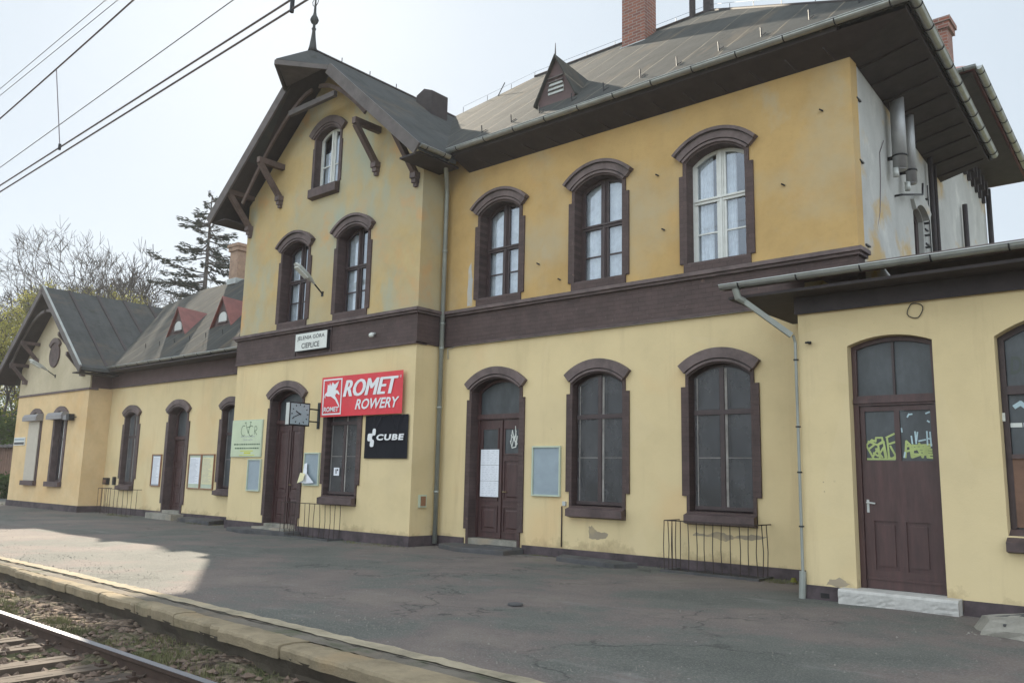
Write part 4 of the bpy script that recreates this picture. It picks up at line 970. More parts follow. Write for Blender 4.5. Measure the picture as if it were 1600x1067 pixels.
S1 = [[gp(*p) for p in st] for st in ([(255, 920), (150, 720), (155, 690), (240, 615), (270, 700), (190, 760)], [(240, 615), (300, 640), (310, 580), (410, 580), (420, 640), (340, 690), (360, 920)], [(260, 830), (330, 880), (430, 740), (455, 920)], [(430, 640), (470, 900)], [(480, 580), (610, 520)], [(490, 580), (500, 690), (615, 655)], [(500, 690), (510, 910), (560, 920), (620, 880), (540, 720)], [(620, 880), (600, 930), (140, 930)], [(180, 640), (330, 700), (440, 650)], [(240, 900), (330, 760)], [(300, 760), (400, 900)])]
scribble('graffiti', al, 'spray', S1, y + .0185, .024)
def gp2(px, py): return (9.984 + (px - 700) / 550 * .385, 2.409 - (py - 130) / 820 * .633)
S2 = [[gp2(*p) for p in st] for st in ([(760, 900), (790, 640), (850, 700), (870, 900)], [(800, 800), (1000, 760), (1200, 780)], [(900, 700), (880, 900), (1000, 860)], [(950, 720), (1050, 900), (1100, 720)], [(1000, 680), (1160, 900)], [(1120, 720), (1130, 900), (1260, 910), (1260, 760)], [(780, 720), (1220, 700)], [(880, 850), (1260, 860)], [(1000, 800), (1200, 820)], [(850, 760), (1180, 740)])]
scribble('graffiti', al, 'spray', S2, y + .0185, .026)
S3 = [[gp2(*p) for p in st] for st in ([(880, 560), (890, 680)], [(945, 490), (955, 680)], [(985, 500), (960, 640)], [(1000, 640), (1110, 620)], [(1140, 490), (1140, 700)], [(1190, 500), (1200, 720)], [(1140, 600), (1200, 610)], [(740, 900), (760, 820)], [(860, 200), (830, 250)], [(860, 210), (910, 205)], [(1140, 200), (1200, 180)], [(1160, 320), (1190, 340)], [(1240, 300), (1240, 370)], [(700, 140), (770, 135)], [(720, 430), (725, 490)])]
scribble('graffiti', al, 'spray2', S3, y + .018, .018)
# annex window at the right edge
yw = YA + .16
def awz(dx, R): return 1.96 + math.sqrt(R * R - dx * dx)
mb = MB().mat('darkframe').prism(arch(11.95, .817, .95, 1.96, 1.497), yw, yw + .07, [arch(11.95, .75, 1.0, 1.96, 1.43)], back=True)
mb.box(11.2, 12.7, yw - .03, yw + .05, 2.54, 2.64).box(11.91, 11.99, yw - .02, yw + .05, 1.0, 3.37).box(11.15, 11.2, yw - .01, yw + .05, 1.0, 3.2)
aww = mb.build('window', B)
MB().mat('dirtyglass').prism(arch(11.95, .78, .98, 1.96, 1.46), yw + .03, yw + .034).build('pane', aww)
MB().mat('shed').box(11.2, 12.7, yw - .004, yw + .012, 1.02, 1.82).mat('trim').box(11.2, 12.7, yw - .03, yw - .005, 1.80, 1.85).build('blind_panel', aww)
MB().mat('trim').mesh([(11.12, YA - .10, .86), (12.78, YA - .10, .86), (12.78, yw, 1.0), (11.12, yw, 1.0), (11.12, YA - .10, .76), (12.78, YA - .10, .76), (12.78, YA, .74), (11.12, YA, .74)], [(0, 1, 2, 3), (0, 4, 5, 1), (4, 7, 6, 5), (0, 3, 7, 4), (1, 5, 6, 2)]).build('sill', aww)
textmesh('DE', 11.24, 11.46, 2.78, 2.99, yw + .026, 'spraydark', 'graffiti', aww, .02, .15)
MB().mat('sign').box(11.20, 11.32, yw + .02, yw + .026, 2.16, 2.21).box(11.335, 11.6, yw + .02, yw + .026, 2.16, 2.21).box(11.13, 11.16, yw - .014, yw - .01, 2.23, 2.33).build('label_strip', aww)
scribble('graffiti', aww, 'spray2', [[(11.26, 2.40), (11.32, 2.44), (11.38, 2.38), (11.46, 2.40)]], yw + .024, .05)
# --- REAR BLOCK roof and chimney
mb = MB().mat('redroof')
r0, r1 = Vector((9.68, 5.85, 10.25)), Vector((9.30, 13.9, 10.25)); r2, r3 = Vector((2.2, 13.9, 10.25)), Vector((2.2, 5.85, 10.25)); q0, q1 = Vector((6.0, 9.2, 12.4)), Vector((6.0, 10.6, 12.4))
slab(mb, [r0, r1, q1, q0], .12); slab(mb, [r3, r0, q0], .12); slab(mb, [r1, r2, q1], .12); slab(mb, [r2, r3, q0, q1], .12)
rroof = mb.build('roof', B)
mb = MB().mat('soffit').mesh([(9.62, 5.9, 10.12), (9.25, 13.85, 10.12), (XR(13.3), 13.3, 9.95), (XR(6.9), 6.9, 9.95), (2.5, 5.9, 10.12), (2.5, 6.75, 9.95)], [(0, 1, 2, 3), (0, 3, 5, 4)])
for i in range(7):
    yy = 9.4 + i * .55; mb.box(XR(yy), XR(yy) + .16, yy, yy + .12, 9.55, 9.95).box(XR(yy), XR(yy) + .08, yy, yy + .12, 9.35, 9.549)
mb.build('eaves', B)
gutter([(9.76, 5.85, 10.2), (9.38, 13.9, 10.2)], .075, rroof); gutter([(6.5, 5.78, 10.2), (9.74, 5.78, 10.2)], .06, rroof)
chimney(rroof, 8.1, 8.55, 9.0, 9.5, 10.6, 13.2)
# --- rain pipes, flues
def pipe(pts, r, m, name='downpipe', n=10, joints=()):
    mb = MB().mat(m).tube(pts, r, n)
    for z in joints: p = pts[-1]; mb.tube([(p[0], p[1], z), (p[0], p[1], z + .05)], r + .008, n)
    return mb.build(name, B, smooth=True)
pipe([(.52, -.62, 8.46), (.50, -.60, 8.30), (.16, -.20, 7.95), (.11, -.14, 7.75), (.11, -.14, .05)], .052, 'pipe', joints=(6.4, 4.75, 4.2, 2.9, 1.1))
mb = MB().mat('pipe').tube([(8.15, -2.36, 4.09), (8.17, -2.32, 3.96), (8.22, -2.25, 3.92)], .05, 10).beam((8.20, -2.27, 3.94), (8.74, -1.92, 3.44), .05, .07)
mb.tube([(8.755, -1.90, 3.44), (8.765, -1.86, 3.35), (8.765, -1.86, .3)], .021, 8).tube([(8.765, -1.86, .34), (8.75, -1.87, .0)], .045, 10)
mb.mat('black')
for z in (3.1, 2.2, 1.6, .9): mb.box(8.74, 8.795, -1.885, -1.84, z, z + .02)
mb.build('downpipe', B, smooth=False)
for (yy, z0, x, fr_) in ((2.15, 6.95, .20, .12), (3.0, 6.95, .20, .095)):
    X = XR(yy) + x; mb = MB().mat('steel').tube([(X, yy, z0), (X, yy, 8.75)], fr_, 18)
    mb.tube([(X, yy, z0 - .02), (X, yy, z0 + .0)], fr_ - .015, 18)
    mb.mat('black').tube([(X, yy, z0 + .22), (X, yy, z0 + .25)], fr_ + .01, 18).box(XR(yy), X, yy - .02, yy + .02, z0 + .2, z0 + .26)
    mb.mat('lampgrey').tube([(X - .05, yy - .1, z0), (X - .05, yy - .1, z0 - .16)], .05, 12); mb.build('flue', B, smooth=True)
pipe([(XR(2.4), 2.5, 6.60), (XR(2.4) + .12, 2.5, 6.60), (XR(4) + .15, 4.1, 7.06), (XR(4) + .15, 4.15, 7.3)], .02, 'black', 'conduit', 6)
for yy, r in ((5.3, .05), (5.75, .035), (9.2, .06), (13.28, .07)): pipe([(XR(yy) + .1, yy, 8.3 if yy < 12 else 9.9), (XR(yy) + .1, yy, 4.5)], r, 'soffit', 'downpipe', 8)
mb = MB().mat('black')   # clips, hooks and loose cable on the flank
for yy, z in ((.35, 6.55), (.35, 7.6), (.5, 5.2), (5.0, 6.6), (5.0, 6.3), (9.9, 6.4)): mb.box(XR(yy), XR(yy) + .03, yy - .1, yy + .1, z - .012, z + .012)
for i in range(5): mb.box(XR(4.9), XR(4.9) + .1, 4.85, 4.95, 6.2 + i * .25, 6.22 + i * .25)
mb.tube([(XR(4.9) + .1, 4.9, 6.1), (XR(4.9) + .1, 4.9, 7.5)], .012, 6)
mb.build('wall_clips', B)
pipe([(XR(1.5) + .01, 1.5 + a, z) for a, z in ((.3, 7.4), (.05, 7.1), (.02, 6.6), (-.1, 6.0), (-.45, 5.4), (-.4, 5.1), (-.3, 4.95))], .008, 'wire', 'cable', 5)
mb = MB().mat('black')
for x, z in ((7.93, 6.29), (5.67, 5.94), (5.55, 7.0), (2.75, 5.75), (3.3, 5.35), (8.6, 7.4)): mb.tube([(x - .05, -.05, z + .03), (x, -.012, z)], .014, 5)
mb.tube([(8.95, YA - .01, 3.33), (8.95, YA - .07, 3.33)], .02, 6).tube([(8.91, YA - .07, 3.33), (8.99, YA - .07, 3.33)], .014, 5)
mb.build('wall_hooks', B)
mb = MB().mat('black').tube([(10.29 + .09 * math.cos(t) + .01 * math.sin(3 * t), YA - .02, 3.62 + .095 * math.sin(t)) for t in [i * .35 for i in range(30)]], .006, 5)
mb.build('cable_coil', B)
pipe([(.22, -.035, 4.0), (.20, -.035, 4.22), (.45, -.035, 4.262), (8.4, -.05, 4.262)], .010, 'lampgrey', 'conduit', 6)
pipe([(3.40, -.02, .95), (3.40, -.02, .20)], .012, 'rodrust', 'conduit', 6); MB().mat('lampgrey').box(3.43, 3.5, -.05, 0, .96, 1.04).build('tap', B)
# plaster scars: shallow relief of bare render
def scar(pts, Y, m='stone', name='plaster_patch'):
    out = []
    n = len(pts)
    for i in range(n):
        a, b = pts[i], pts[(i + 1) % n]
        for k in range(5): t = k / 5; out.append((a[0] + (b[0] - a[0]) * t + rg.uniform(-.012, .012), a[1] + (b[1] - a[1]) * t + rg.uniform(-.012, .012)))
    return MB().mat(m).prism(out, Y - .0025, Y + .01).build(name, B)
MT['scar'] = plaster('bare grey render', (.33, .27, .19), [((.42, .33, .2), 3, .5, .6, .8, None)])
scar([(4.02, .40), (4.02, .60), (4.10, .62), (4.2, .52), (4.45, .50), (4.40, .42), (4.2, .38)], 0, 'scar')
scar([(6.15, .57), (6.2, .62), (6.4, .6), (6.6, .66), (6.9, .6), (7.2, .64), (7.5, .62), (7.2, .56), (6.9, .57), (6.75, .5), (6.5, .56)], 0, 'scar')
scar([(.72, 5.12), (.72, 5.9), (.80, 6.1), (.86, 5.7), (.86, 5.12)], 0, 'gray')
scar([(9.05, .2), (9.1, .27), (9.25, .3), (9.35, .22), (9.2, .18)], YA, 'scar')
for x, z in ((9.05, 1.48), (9.06, 1.36), (3.1, 2.4), (-1.1, .72), (8.3, 2.4)): MB().mat('scar').box(x, x + .015, (YA if x > 8.8 else YT if x < 0 else 0) - .002, (YA if x > 8.8 else YT if x < 0 else 0) + .01, z, z + .015).build('plaster_patch', B)

# ================================================================== THINGS ON AND BY THE WALL
# station name board
t = thing('name_board', (-3.64, YT - .06, 4.4), 'white station name board reading JELENIA GORA CIEPLICE on the brick band', 'sign')
MB().mat('sign').box(-4.27, -3.0, YT - .15, YT - .07, 4.42, 4.84).mat('black').box(-4.285, -2.985, YT - .145, YT - .061, 4.405, 4.855).build('board', t)
textmesh('JELENIA GÓRA', -4.19, -3.09, 4.655, 4.80, YT - .153, 'paint_k', 'lettering', t, .012)
textmesh('CIEPLICE', -4.0, -3.28, 4.47, 4.60, YT - .153, 'paint_k', 'lettering', t, .012)
# ROMET banner
t = thing('advertising_banner', (-1.82, YT - .03, 2.8), 'wide red banner reading ROMET ROWERY with a white winged emblem', 'banner')
def clothsheet(mb, x0, x1, z0, z1, Y, amp, f, nx=60, nz=24, folds=()):
    def yy(x, z):
        u, v = (x - x0) / (x1 - x0), (z - z0) / (z1 - z0); a = amp * (math.sin(u * f) * .5 + math.sin(u * f * 2.3 + v * 3) * .3 + math.sin(v * 5 + u * 2) * .2)
        for (fu, fv, du, dv, w, h) in folds:
            s = (u - fu) * dv - (v - fv) * du; l = (u - fu) * du + (v - fv) * dv
            if 0 < l: a -= h * math.exp(-(s / w) ** 2) * math.exp(-l * 2.5)
        return Y + a - amp
    vs = [(x0 + (x1 - x0) * i / nx, 0, z0 + (z1 - z0) * j / nz) for j in range(nz + 1) for i in range(nx + 1)]
    vs = [(x, yy(x, z), z) for x, _, z in vs]
    mb.mesh(vs, [(j * (nx + 1) + i, j * (nx + 1) + i + 1, (j + 1) * (nx + 1) + i + 1, (j + 1) * (nx + 1) + i) for j in range(nz) for i in range(nx)])
mb = MB().mat('red'); clothsheet(mb, -3.135, -.265, 2.765, 3.70, YT - .10, .004, 9); mb.build('cloth', t, smooth=True)
yb = YT - .114
for q_ in range(5): textmesh('ROMET', -2.31 + q_ * .014, -.456 + q_ * .014, 3.205 + (q_ % 2) * .006, 3.584 + (q_ % 2) * .006, yb - q_ * .0008, 'paint_w', 'lettering', t, 0.0, .28, space=1.0)
textmesh('®', -.37, -.31, 3.54, 3.60, yb, 'paint_w', 'lettering', t)
textmesh('ROWERY', -1.85, -.35, 2.90, 3.135, yb, 'paint_w', 'lettering', t, .022, .28)
textmesh('ROMET', -3.01, -2.44, 2.88, 2.995, yb - .002, 'paint_w', 'lettering', t, .03, .1)
mb = MB().mat('paint_w').prism(rect(-3.07, -2.36, 2.81, 3.65), yb + .002, yb + .006, [rect(-3.035, -2.395, 2.845, 3.615)])
HZ = [(-3.11, 3.31), (-3.03, 3.36), (-3.02, 3.54), (-2.97, 3.50), (-2.93, 3.57), (-2.90, 3.48), (-2.84, 3.58), (-2.76, 3.52), (-2.60, 3.60), (-2.66, 3.46), (-2.72, 3.40), (-2.63, 3.38), (-2.56, 3.30), (-2.57, 3.27), (-2.67, 3.32), (-2.73, 3.26), (-2.63, 3.16), (-2.55, 3.03), (-2.54, 2.98), (-2.60, 3.04), (-2.72, 3.17), (-2.88, 3.25), (-3.0, 3.25), (-3.09, 3.28), (-3.09, 3.21), (-3.13, 3.24)]
mb.prism([(x + .12, z - .01) for x, z in HZ], yb, yb + .004); mb.build('emblem', t)
# CUBE banner
t = thing('advertising_banner', (-.82, YT - .03, 1.8), 'square black banner reading CUBE beside the brown window', 'banner')
mb = MB().mat('blackcloth'); clothsheet(mb, -1.54, -.115, 1.81, 2.75, YT - .03, .006, 5, folds=((.22, 1.0, .10, -1, .02, .03), (.42, 1.0, -.45, -1, .025, .035), (.62, 1.0, .35, -1, .02, .03), (.85, 1.0, -.2, -1, .03, .03)), nx=80, nz=50); mb.build('cloth', t, smooth=True)
textmesh('CUBE', -1.11, -.21, 2.20, 2.335, YT - .064, 'paint_w', 'lettering', t, .045, .12, space=1.16)
mb = MB().mat('paint_w'); yq = YT - .062
def rrect(cx, cz, w, h, tilt=0, n=4, rad=.045):
    L = []
    for sx, sz, a0 in ((1, 1, 0), (-1, 1, 90), (-1, -1, 180), (1, -1, 270)):
        for i in range(n + 1):
            a = math.radians(a0 + 90 * i / n); L.append((cx + sx * (w / 2 - rad) + rad * math.cos(a) + tilt * (sz * (h / 2 - rad)), cz + sz * (h / 2 - rad) + rad * math.sin(a)))
    return L
for q in ((-1.20, 2.385, .11, .15, .1), (-1.35, 2.27, .13, .17, .1), (-1.26, 2.14, .13, .16, .1)): mb.prism(rrect(*q), yq, yq + .004)
mb.prism([(-1.31, 2.36), (-1.22, 2.34), (-1.27, 2.27), (-1.24, 2.20), (-1.32, 2.18), (-1.36, 2.27)], yq + .0005, yq + .004)
mb.build('emblem', t)
# pale green shop board
t = thing('shop_board', (-6.36, YT - .02, 1.84), 'pale green shop board with a bicycle line drawing left of the brown door', 'sign')
mb = MB().mat('boardframe').box(-7.065, -5.645, YT - .04, YT, 1.84, 2.80).mat('greensign').box(-7.045, -5.665, YT - .044, YT - .04, 1.86, 2.78); mb.build('board', t)
def ring(cx, cz, r, w, a0=0, a1=360, n=20, q=1): return [[(cx + r * math.cos(math.radians(a0 + (a1 - a0) * i / n)), cz + q * r * math.sin(math.radians(a0 + (a1 - a0) * i / n))) for i in range(n + 1)]]
ys = YT - .046
st = ring(-6.50, 2.52, .11, 0, 60, 300, q=1.2) + ring(-6.14, 2.51, .11, 0, 50, 310, q=1.2) + [[(-6.42, 2.72), (-6.36, 2.60), (-6.22, 2.62), (-6.18, 2.72)], [(-6.36, 2.60), (-6.28, 2.45)], [(-6.22, 2.62), (-6.28, 2.45)], [(-6.46, 2.73), (-6.38, 2.73)], [(-6.22, 2.74), (-6.14, 2.73)], [(-5.98, 2.42), (-5.98, 2.62), (-5.90, 2.62), (-5.87, 2.56), (-5.90, 2.52), (-5.98, 2.51), (-5.87, 2.41)]]
scribble('bicycle_drawing', t, 'signgreen', st, ys, .016)
textmesh('ROWERY', -6.60, -5.94, 2.345, 2.385, ys, 'print', 'lettering', t); textmesh('SERWIS', -6.48, -6.05, 2.26, 2.30, ys, 'print', 'lettering', t)
mb = MB().mat('signgreen'); rp = random.Random(2)
for z, a, b in ((2.165, -6.92, -5.70), (2.065, -6.86, -5.72)):
    x = a
    while x < b: w = rp.uniform(.03, .10); mb.box(x, min(x + w, b), ys, ys + .001, z - .017, z + .017); x += w + .022
mb.mat('yel').box(-6.60, -6.0, ys, ys + .001, 1.985, 2.01).box(-6.42, -6.1, ys, ys + .001, 1.92, 1.965).box(-6.63, -5.92, ys, ys + .001, 1.875, 1.893)
mb.build('small_print', t)
# notice boards
def board(x0, x1, z0, z1, Y, frame, inner, label, sheets=(), fw_=.03):
    t = thing('notice_board', ((x0 + x1) / 2, Y, z0), label, 'notice board')
    MB().mat(frame).prism(rect(x0, x1, z0, z1), Y - .045, Y, [rect(x0 + fw_, x1 - fw_, z0 + fw_, z1 - fw_)]).build('frame', t)
    MB().mat(inner).box(x0 + fw_ - .002, x1 - fw_ + .002, Y - .02, Y - .002, z0 + fw_ - .002, z1 - fw_ + .002).build('panel', t)
    for (a, b, c, d, m) in sheets:
        mb = MB().mat(m).box(a, b, Y - .024, Y - .021, c, d).mat('print'); z = d - .05
        while z > c + .04:
            mb.box(a + .03, b - .03 - rp.uniform(0, (b - a) * .4), Y - .0255, Y - .0245, z - .008, z); z -= .035
        mb.build('notice', t)
    return t
board(2.66, 3.36, 1.12, 2.08, YM, 'boardframe', 'boardblue', 'empty blue-grey notice board between brown door and meshed window of the middle block')
board(-6.21, -5.61, .98, 1.79, YT, 'boardframe', 'boardblue', 'small blue-grey notice board under the pale green shop board')
tb = board(-3.77, -3.17, 1.17, 1.945, YT, 'boardframe', 'boardblue', 'notice board with torn papers hanging off it, between gabled-block door and window')
mb = MB().mat('paper'); mb.mesh([(-3.72, YT - .05, 1.68), (-3.60, YT - .06, 1.70), (-3.55, YT - .09, 1.45), (-3.22, YT - .12, 1.24), (-3.60, YT - .09, 1.22), (-3.74, YT - .16, 1.24), (-3.72, YT - .08, 1.45)], [(0, 1, 2, 6), (2, 3, 4, 5, 6)])
mb.mat('papery').mesh([(-3.74, YT - .14, 1.47), (-3.56, YT - .13, 1.45), (-3.58, YT - .17, 1.29), (-3.78, YT - .19, 1.22)], [(0, 1, 2, 3)]); mb.build('loose_papers', tb)
board(-13.02, -12.42, .95, 1.95, YM, 'brownframe', 'boardblue', 'single brown-framed notice board left of the low wing door', [(-12.95, -12.5, 1.02, 1.88, 'paper')])
board(-10.70, -9.98, .93, 1.95, YM, 'brownframe', 'boardframe', 'left one of the two joined brown-framed notice boards right of the wing door', [(-10.63, -10.05, 1.08, 1.85, 'paper')])
board(-9.96, -9.24, .93, 1.95, YM, 'brownframe', 'boardframe', 'right one of the two joined brown-framed notice boards, holding yellow sheets', [(-9.89, -9.31, 1.08, 1.85, 'papery')])
yd = YM + .205
t = thing('poster', (1.4, yd, 1.1), 'white three-sheet poster taped to the left leaf of the double door', 'poster')
mb = MB().mat('paper')
for i in range(3): mb.box(1.09, 1.60, yd - .028, yd - .024, 1.06 + i * .325, 1.06 + i * .325 + .32)
mb.build('sheet', t); mb = MB().mat('print')
for i in range(26):
    z = 1.09 + i * .036; x = 1.14
    while x < 1.55: w = rp.uniform(.02, .09); mb.box(x, min(x + w, 1.56), yd - .0295, yd - .0285, z, z + .004); x += w + rp.uniform(.02, .1)
mb.build('print', t)
o = MB().mat('paper').box(-2.72, -2.52, YT + .06, YT + .064, 1.42, 1.60).mat('paint_k').box(-2.66, -2.645, YT + .057, YT + .0595, 1.46, 1.57).box(-2.62, -2.56, YT + .057, YT + .0595, 1.53, 1.57).box(-2.62, -2.605, YT + .057, YT + .0595, 1.46, 1.53).build('paper_sign')
tag(o, 'small white paper sign on the glass of the window under the red banner', 'notice')
scribble_o = scribble('graffiti_tag', None, 'sign', [[(x - .16, z) for x, z in st] for st in [[(2.06, 2.15), (2.1, 2.42), (2.16, 2.2), (2.2, 2.40)], [(2.05, 2.2), (2.10, 2.06), (2.2, 2.08), (2.24, 2.3)], [(2.07, 2.32), (2.24, 2.14)], [(2.22, 2.12), (2.18, 2.5)], [(2.1, 2.1), (2.15, 2.3), (2.2, 2.1)]]], yd - .012, .02)
tag(scribble_o, 'white scribbled graffiti tag on the right pane of the middle double door', 'graffiti')
# street name plate
t = thing('name_plate', (-22.1, YT, 2.3), 'small white and blue plate at the far left corner of the end wing', 'sign')
MB().mat('sign').box(-22.85, -21.75, YT - .03, YT, 2.28, 2.58).mat('boardblue').box(-22.80, -21.8, YT - .034, YT - .03, 2.46, 2.54).mat('paint_k').box(-22.80, -21.8, YT - .034, YT - .03, 2.31, 2.40).build('plate', t)
# clock
cx_, cy0, cy1, cz0, cz1 = -3.30, -1.66, -1.10, 2.54, 3.08
t = thing('platform_clock', (-3.3, YT, 2.6), 'square double-faced platform clock on a wall bracket by the brown door', 'clock')
MB().mat('black').box(cx_ - .09, cx_ + .05, cy0, cy1, cz0, cz1).mat('lampgrey').box(cx_ - .085, cx_ + .045, cy0 - .006, cy0, cz0 + .02, cz1 - .02).build('case', t)
mb = MB().mat('clockface').box(cx_ + .05, cx_ + .055, cy0 + .03, cy1 - .03, cz0 + .03, cz1 - .03)
cc, cz_ = (cy0 + cy1) / 2, (cz0 + cz1) / 2; mb.mat('paint_k')
for i in range(12):
    a = math.radians(i * 30); u, v = math.sin(a), math.cos(a); p = Vector((cx_ + .058, cc + .195 * u, cz_ + .195 * v)); q = Vector((cx_ + .058, cc + .235 * u, cz_ + .235 * v)); mb.beam(p, q, .022, .004, up=(1, 0, 0))
mb.build('clock_face', t)
mb = MB().mat('paint_k')
for a, L, w in ((-78 + 18, .13, .026), (-115, .20, .018)):
    a = math.radians(a); u, v = math.sin(a), math.cos(a); mb.beam((cx_ + .062, cc - u * .03, cz_ - v * .03), (cx_ + .062, cc + u * L, cz_ + v * L), w, .004, up=(1, 0, 0))
mb.build('hands', t)
MB().mat('black').beam((cx_ - .02, cy1, 2.95), (cx_ - .02, YT - .02, 2.95), .03, .03).beam((cx_ - .02, cy1, 2.66), (cx_ - .02, YT - .02, 2.66), .03, .03).box(cx_ - .06, cx_ + .02, YT - .03, YT, 2.5, 3.12).build('bracket', t)
# wall lamps
def lamp(x, Y, z, label, k=1.0, out=.85, up=.60):
    t = thing('wall_lamp', (x, Y, z), label, 'wall lamp', 'arm lamps on the gabled fronts')
    a = Vector((x, Y, z)); b = Vector((x, Y - out * .30, z + up * .34)); c = Vector((x, Y - out, z + up)); d = (c - b).normalized()
    MB().mat('black').tube([a, b], .018, 6).box(x - .04, x + .04, Y - .015, Y, z - .06, z + .06).build('arm', t)
    n = 10; vs = []; fs = []
    prof = [(0, .03, .03), (.12, .05, .05), (.25, .085, .07), (.45, .10, .085), (.8, .11, .08), (.95, .08, .06), (1.0, .03, .02)]; L = (c - b).length; s = Vector((1, 0, 0)); u = s.cross(d).normalized()
    if u.z < 0: u = -u
    for (tt, w, h) in prof:
        for k_ in range(n):
            th = 2 * math.pi * k_ / n; vs.append(b + d * L * tt + s * w * math.cos(th) + u * (h * math.sin(th) * (1 if math.sin(th) > 0 else .45)))
    for i in range(len(prof) - 1):
        for k_ in range(n): fs.append((i * n + k_, i * n + (k_ + 1) % n, (i + 1) * n + (k_ + 1) % n, (i + 1) * n + k_))
    MB().mat('lampgrey').mesh(vs, fs).build('lamp_head', t, smooth=True)
    m2 = b + d * L * .62; MB().mat('sign').obox(m2 - u * .045, d * L * .26, s * .075, u * .018).build('lens', t)
lamp(-3.48, YT, 5.80, 'grey street-type arm lamp in front of an upper window of the gabled block')
lamp(-19.55, YT, 4.78, 'grey street-type arm lamp on the far left end gable', out=.95, up=.50)
o = MB().mat('lampgrey').tube([(-1.35, YT - .04, 4.60), (-1.35, YT - .12, 4.58)], .03, 8).mat('sign').tube([(-1.35, YT - .10, 4.56), (-1.35, YT - .13, 4.56), (-1.35, YT - .19, 4.54)], [.03, .06, .045], 12).build('spotlight', smooth=True); tag(o, 'tiny round white lamp on the brick band above the red banner', 'lamp')
t = thing('floodlight', (-17.5, YT, 3.2), 'small grey floodlight beside the second end-wing window', 'floodlight')
MB().mat('shutterbox').box(-17.95, -17.62, YT - .2, YT - .06, 3.12, 3.28).build('lamp_body', t); MB().mat('black').box(-17.62, -17.38, YT - .22, YT - .04, 3.10, 3.32).tube([(-17.4, YT - .1, 3.2), (-17.0, YT - .12, 3.2)], .015, 6).build('bracket', t)
# meter boxes
o = MB().mat('boardframe').box(.001, .05, -.56, -.36, .80, 1.06).mat('brownframe').box(.051, .06, -.53, -.39, .83, 1.03).build('meter_box'); tag(o, 'small square meter box on the flank of the gabled block by the downpipe', 'meter box')
o = MB().mat('black').box(-16.30, -15.98, -.10, 0, .94, 1.16).mat('shed').box(-16.25, -16.05, -.11, -.10, .98, 1.10).build('meter_box'); tag(o, 'dark meter box in the corner where end wing meets low wing', 'meter box')
o = MB().mat('black').box(-15.62, -15.50, -.08, 0, .93, 1.20).build('switch_box'); tag(o, 'narrow black switch box left of the first low wing window', 'switch box')
# railings round the cellar lights
def railing(x0, x1, Y0, d, z, n, label, seed):
    r = random.Random(seed); t = thing('light_well_railing', ((x0 + x1) / 2, Y0, 0), label, 'railing', 'rod railings round the cellar lights')
    mb = MB().mat('rodrust'); yf = Y0 - d
    mb.tube([(x0, Y0, z), (x0, yf, z), (x1, yf, z), (x1, Y0, z)], .009, 6)
    mb.build('top_rail', t)
    pos = [(x0, Y0 - d * k / 4) for k in range(1, 5)] + [(x0 + (x1 - x0) * k / n, yf) for k in range(1, n + 1)] + [(x1, Y0 - d * k / 3) for k in range(1, 3)]
    for (x, y) in pos:
        b = r.uniform(-.025, .025); c = r.uniform(-.02, .02)
        MB().mat('rodrust').tube([(x, y, -.02), (x + b, y + c, z * .5), (x + r.uniform(-.006, .006), y, z)], .0075, 5).build('rod', t)
    return t
railing(5.90, 7.52, YM, .50, .82, 11, 'thin rusty rod railing under the second meshed window from the downpipe corner', 1)
railing(-4.02, -2.15, YT, .42, .78, 10, 'thin rusty rod railing under the gabled-block window below the red banner', 2)
railing(-15.75, -13.6, YM, .45, .82, 7, 'thin rusty rod railing under the first window of the low wing', 3)
# well kerb
for (x0, x1, Y0, d, l) in ((5.86, 7.56, YM, .54, 'main block'), (-4.06, -2.11, YT, .46, 'gabled block')):
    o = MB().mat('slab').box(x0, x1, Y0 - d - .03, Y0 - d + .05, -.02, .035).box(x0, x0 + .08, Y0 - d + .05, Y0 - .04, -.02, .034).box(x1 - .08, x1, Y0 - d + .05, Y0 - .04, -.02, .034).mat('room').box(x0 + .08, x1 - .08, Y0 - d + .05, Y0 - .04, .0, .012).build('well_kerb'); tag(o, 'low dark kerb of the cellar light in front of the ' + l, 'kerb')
# slabs and steps
def slabo(pts, z0, z1, label, m='slab', name='stone_slab', cat='slab', tilt=0):
    c = (sum(p[0] for p in pts) / len(pts), sum(p[1] for p in pts) / len(pts)); mb = MB().mat(m); n = len(pts)
    ins = [(c[0] + (x - c[0]) * .985, c[1] + (y - c[1]) * .97) for x, y in pts]
    Z = lambda x, y: tilt * (y - c[1])
    vs = [(x, y, z0) for x, y in pts] + [(x, y, z1 - .012 + Z(x, y)) for x, y in pts] + [(x, y, z1 + Z(x, y)) for x, y in ins]
    mb.mesh(vs, [(i, (i + 1) % n, n + (i + 1) % n, n + i) for i in range(n)] + [(n + i, n + (i + 1) % n, 2 * n + (i + 1) % n, 2 * n + i) for i in range(n)] + [tuple(2 * n + i for i in range(n))])
    return tag(mb.build(name), label, cat)
slabo([(.62, -.06), (2.50, -.06), (2.48, -.62), (1.4, -.78), (.55, -.45)], -.02, .095, 'dark slab in front of the double door beside the downpipe corner', tilt=.03)
slabo([(1.5, -.05), (2.45, -.05), (2.45, -.32), (1.5, -.3)], .05, .12, 'small dark step stone lying on the slab at the middle double door', name='step_stone', cat='step')
slabo([(3.62, -.25), (3.75, -.62), (5.1, -.80), (5.35, -.45)], -.02, .085, 'long dark slab lying below the first meshed window', tilt=.04)
slabo([(-5.9, -.85), (-3.7, -.85), (-3.75, -1.25), (-5.2, -1.55), (-6.1, -1.35)], -.02, .10, 'dark slab in front of the gabled-block door', tilt=.02)
slabo([(-5.35, -.82), (-3.95, -.82), (-3.95, -1.15), (-5.35, -1.12)], .05, .15, 'grey doorstep of the gabled-block door', m='stone', name='step_stone', cat='step')
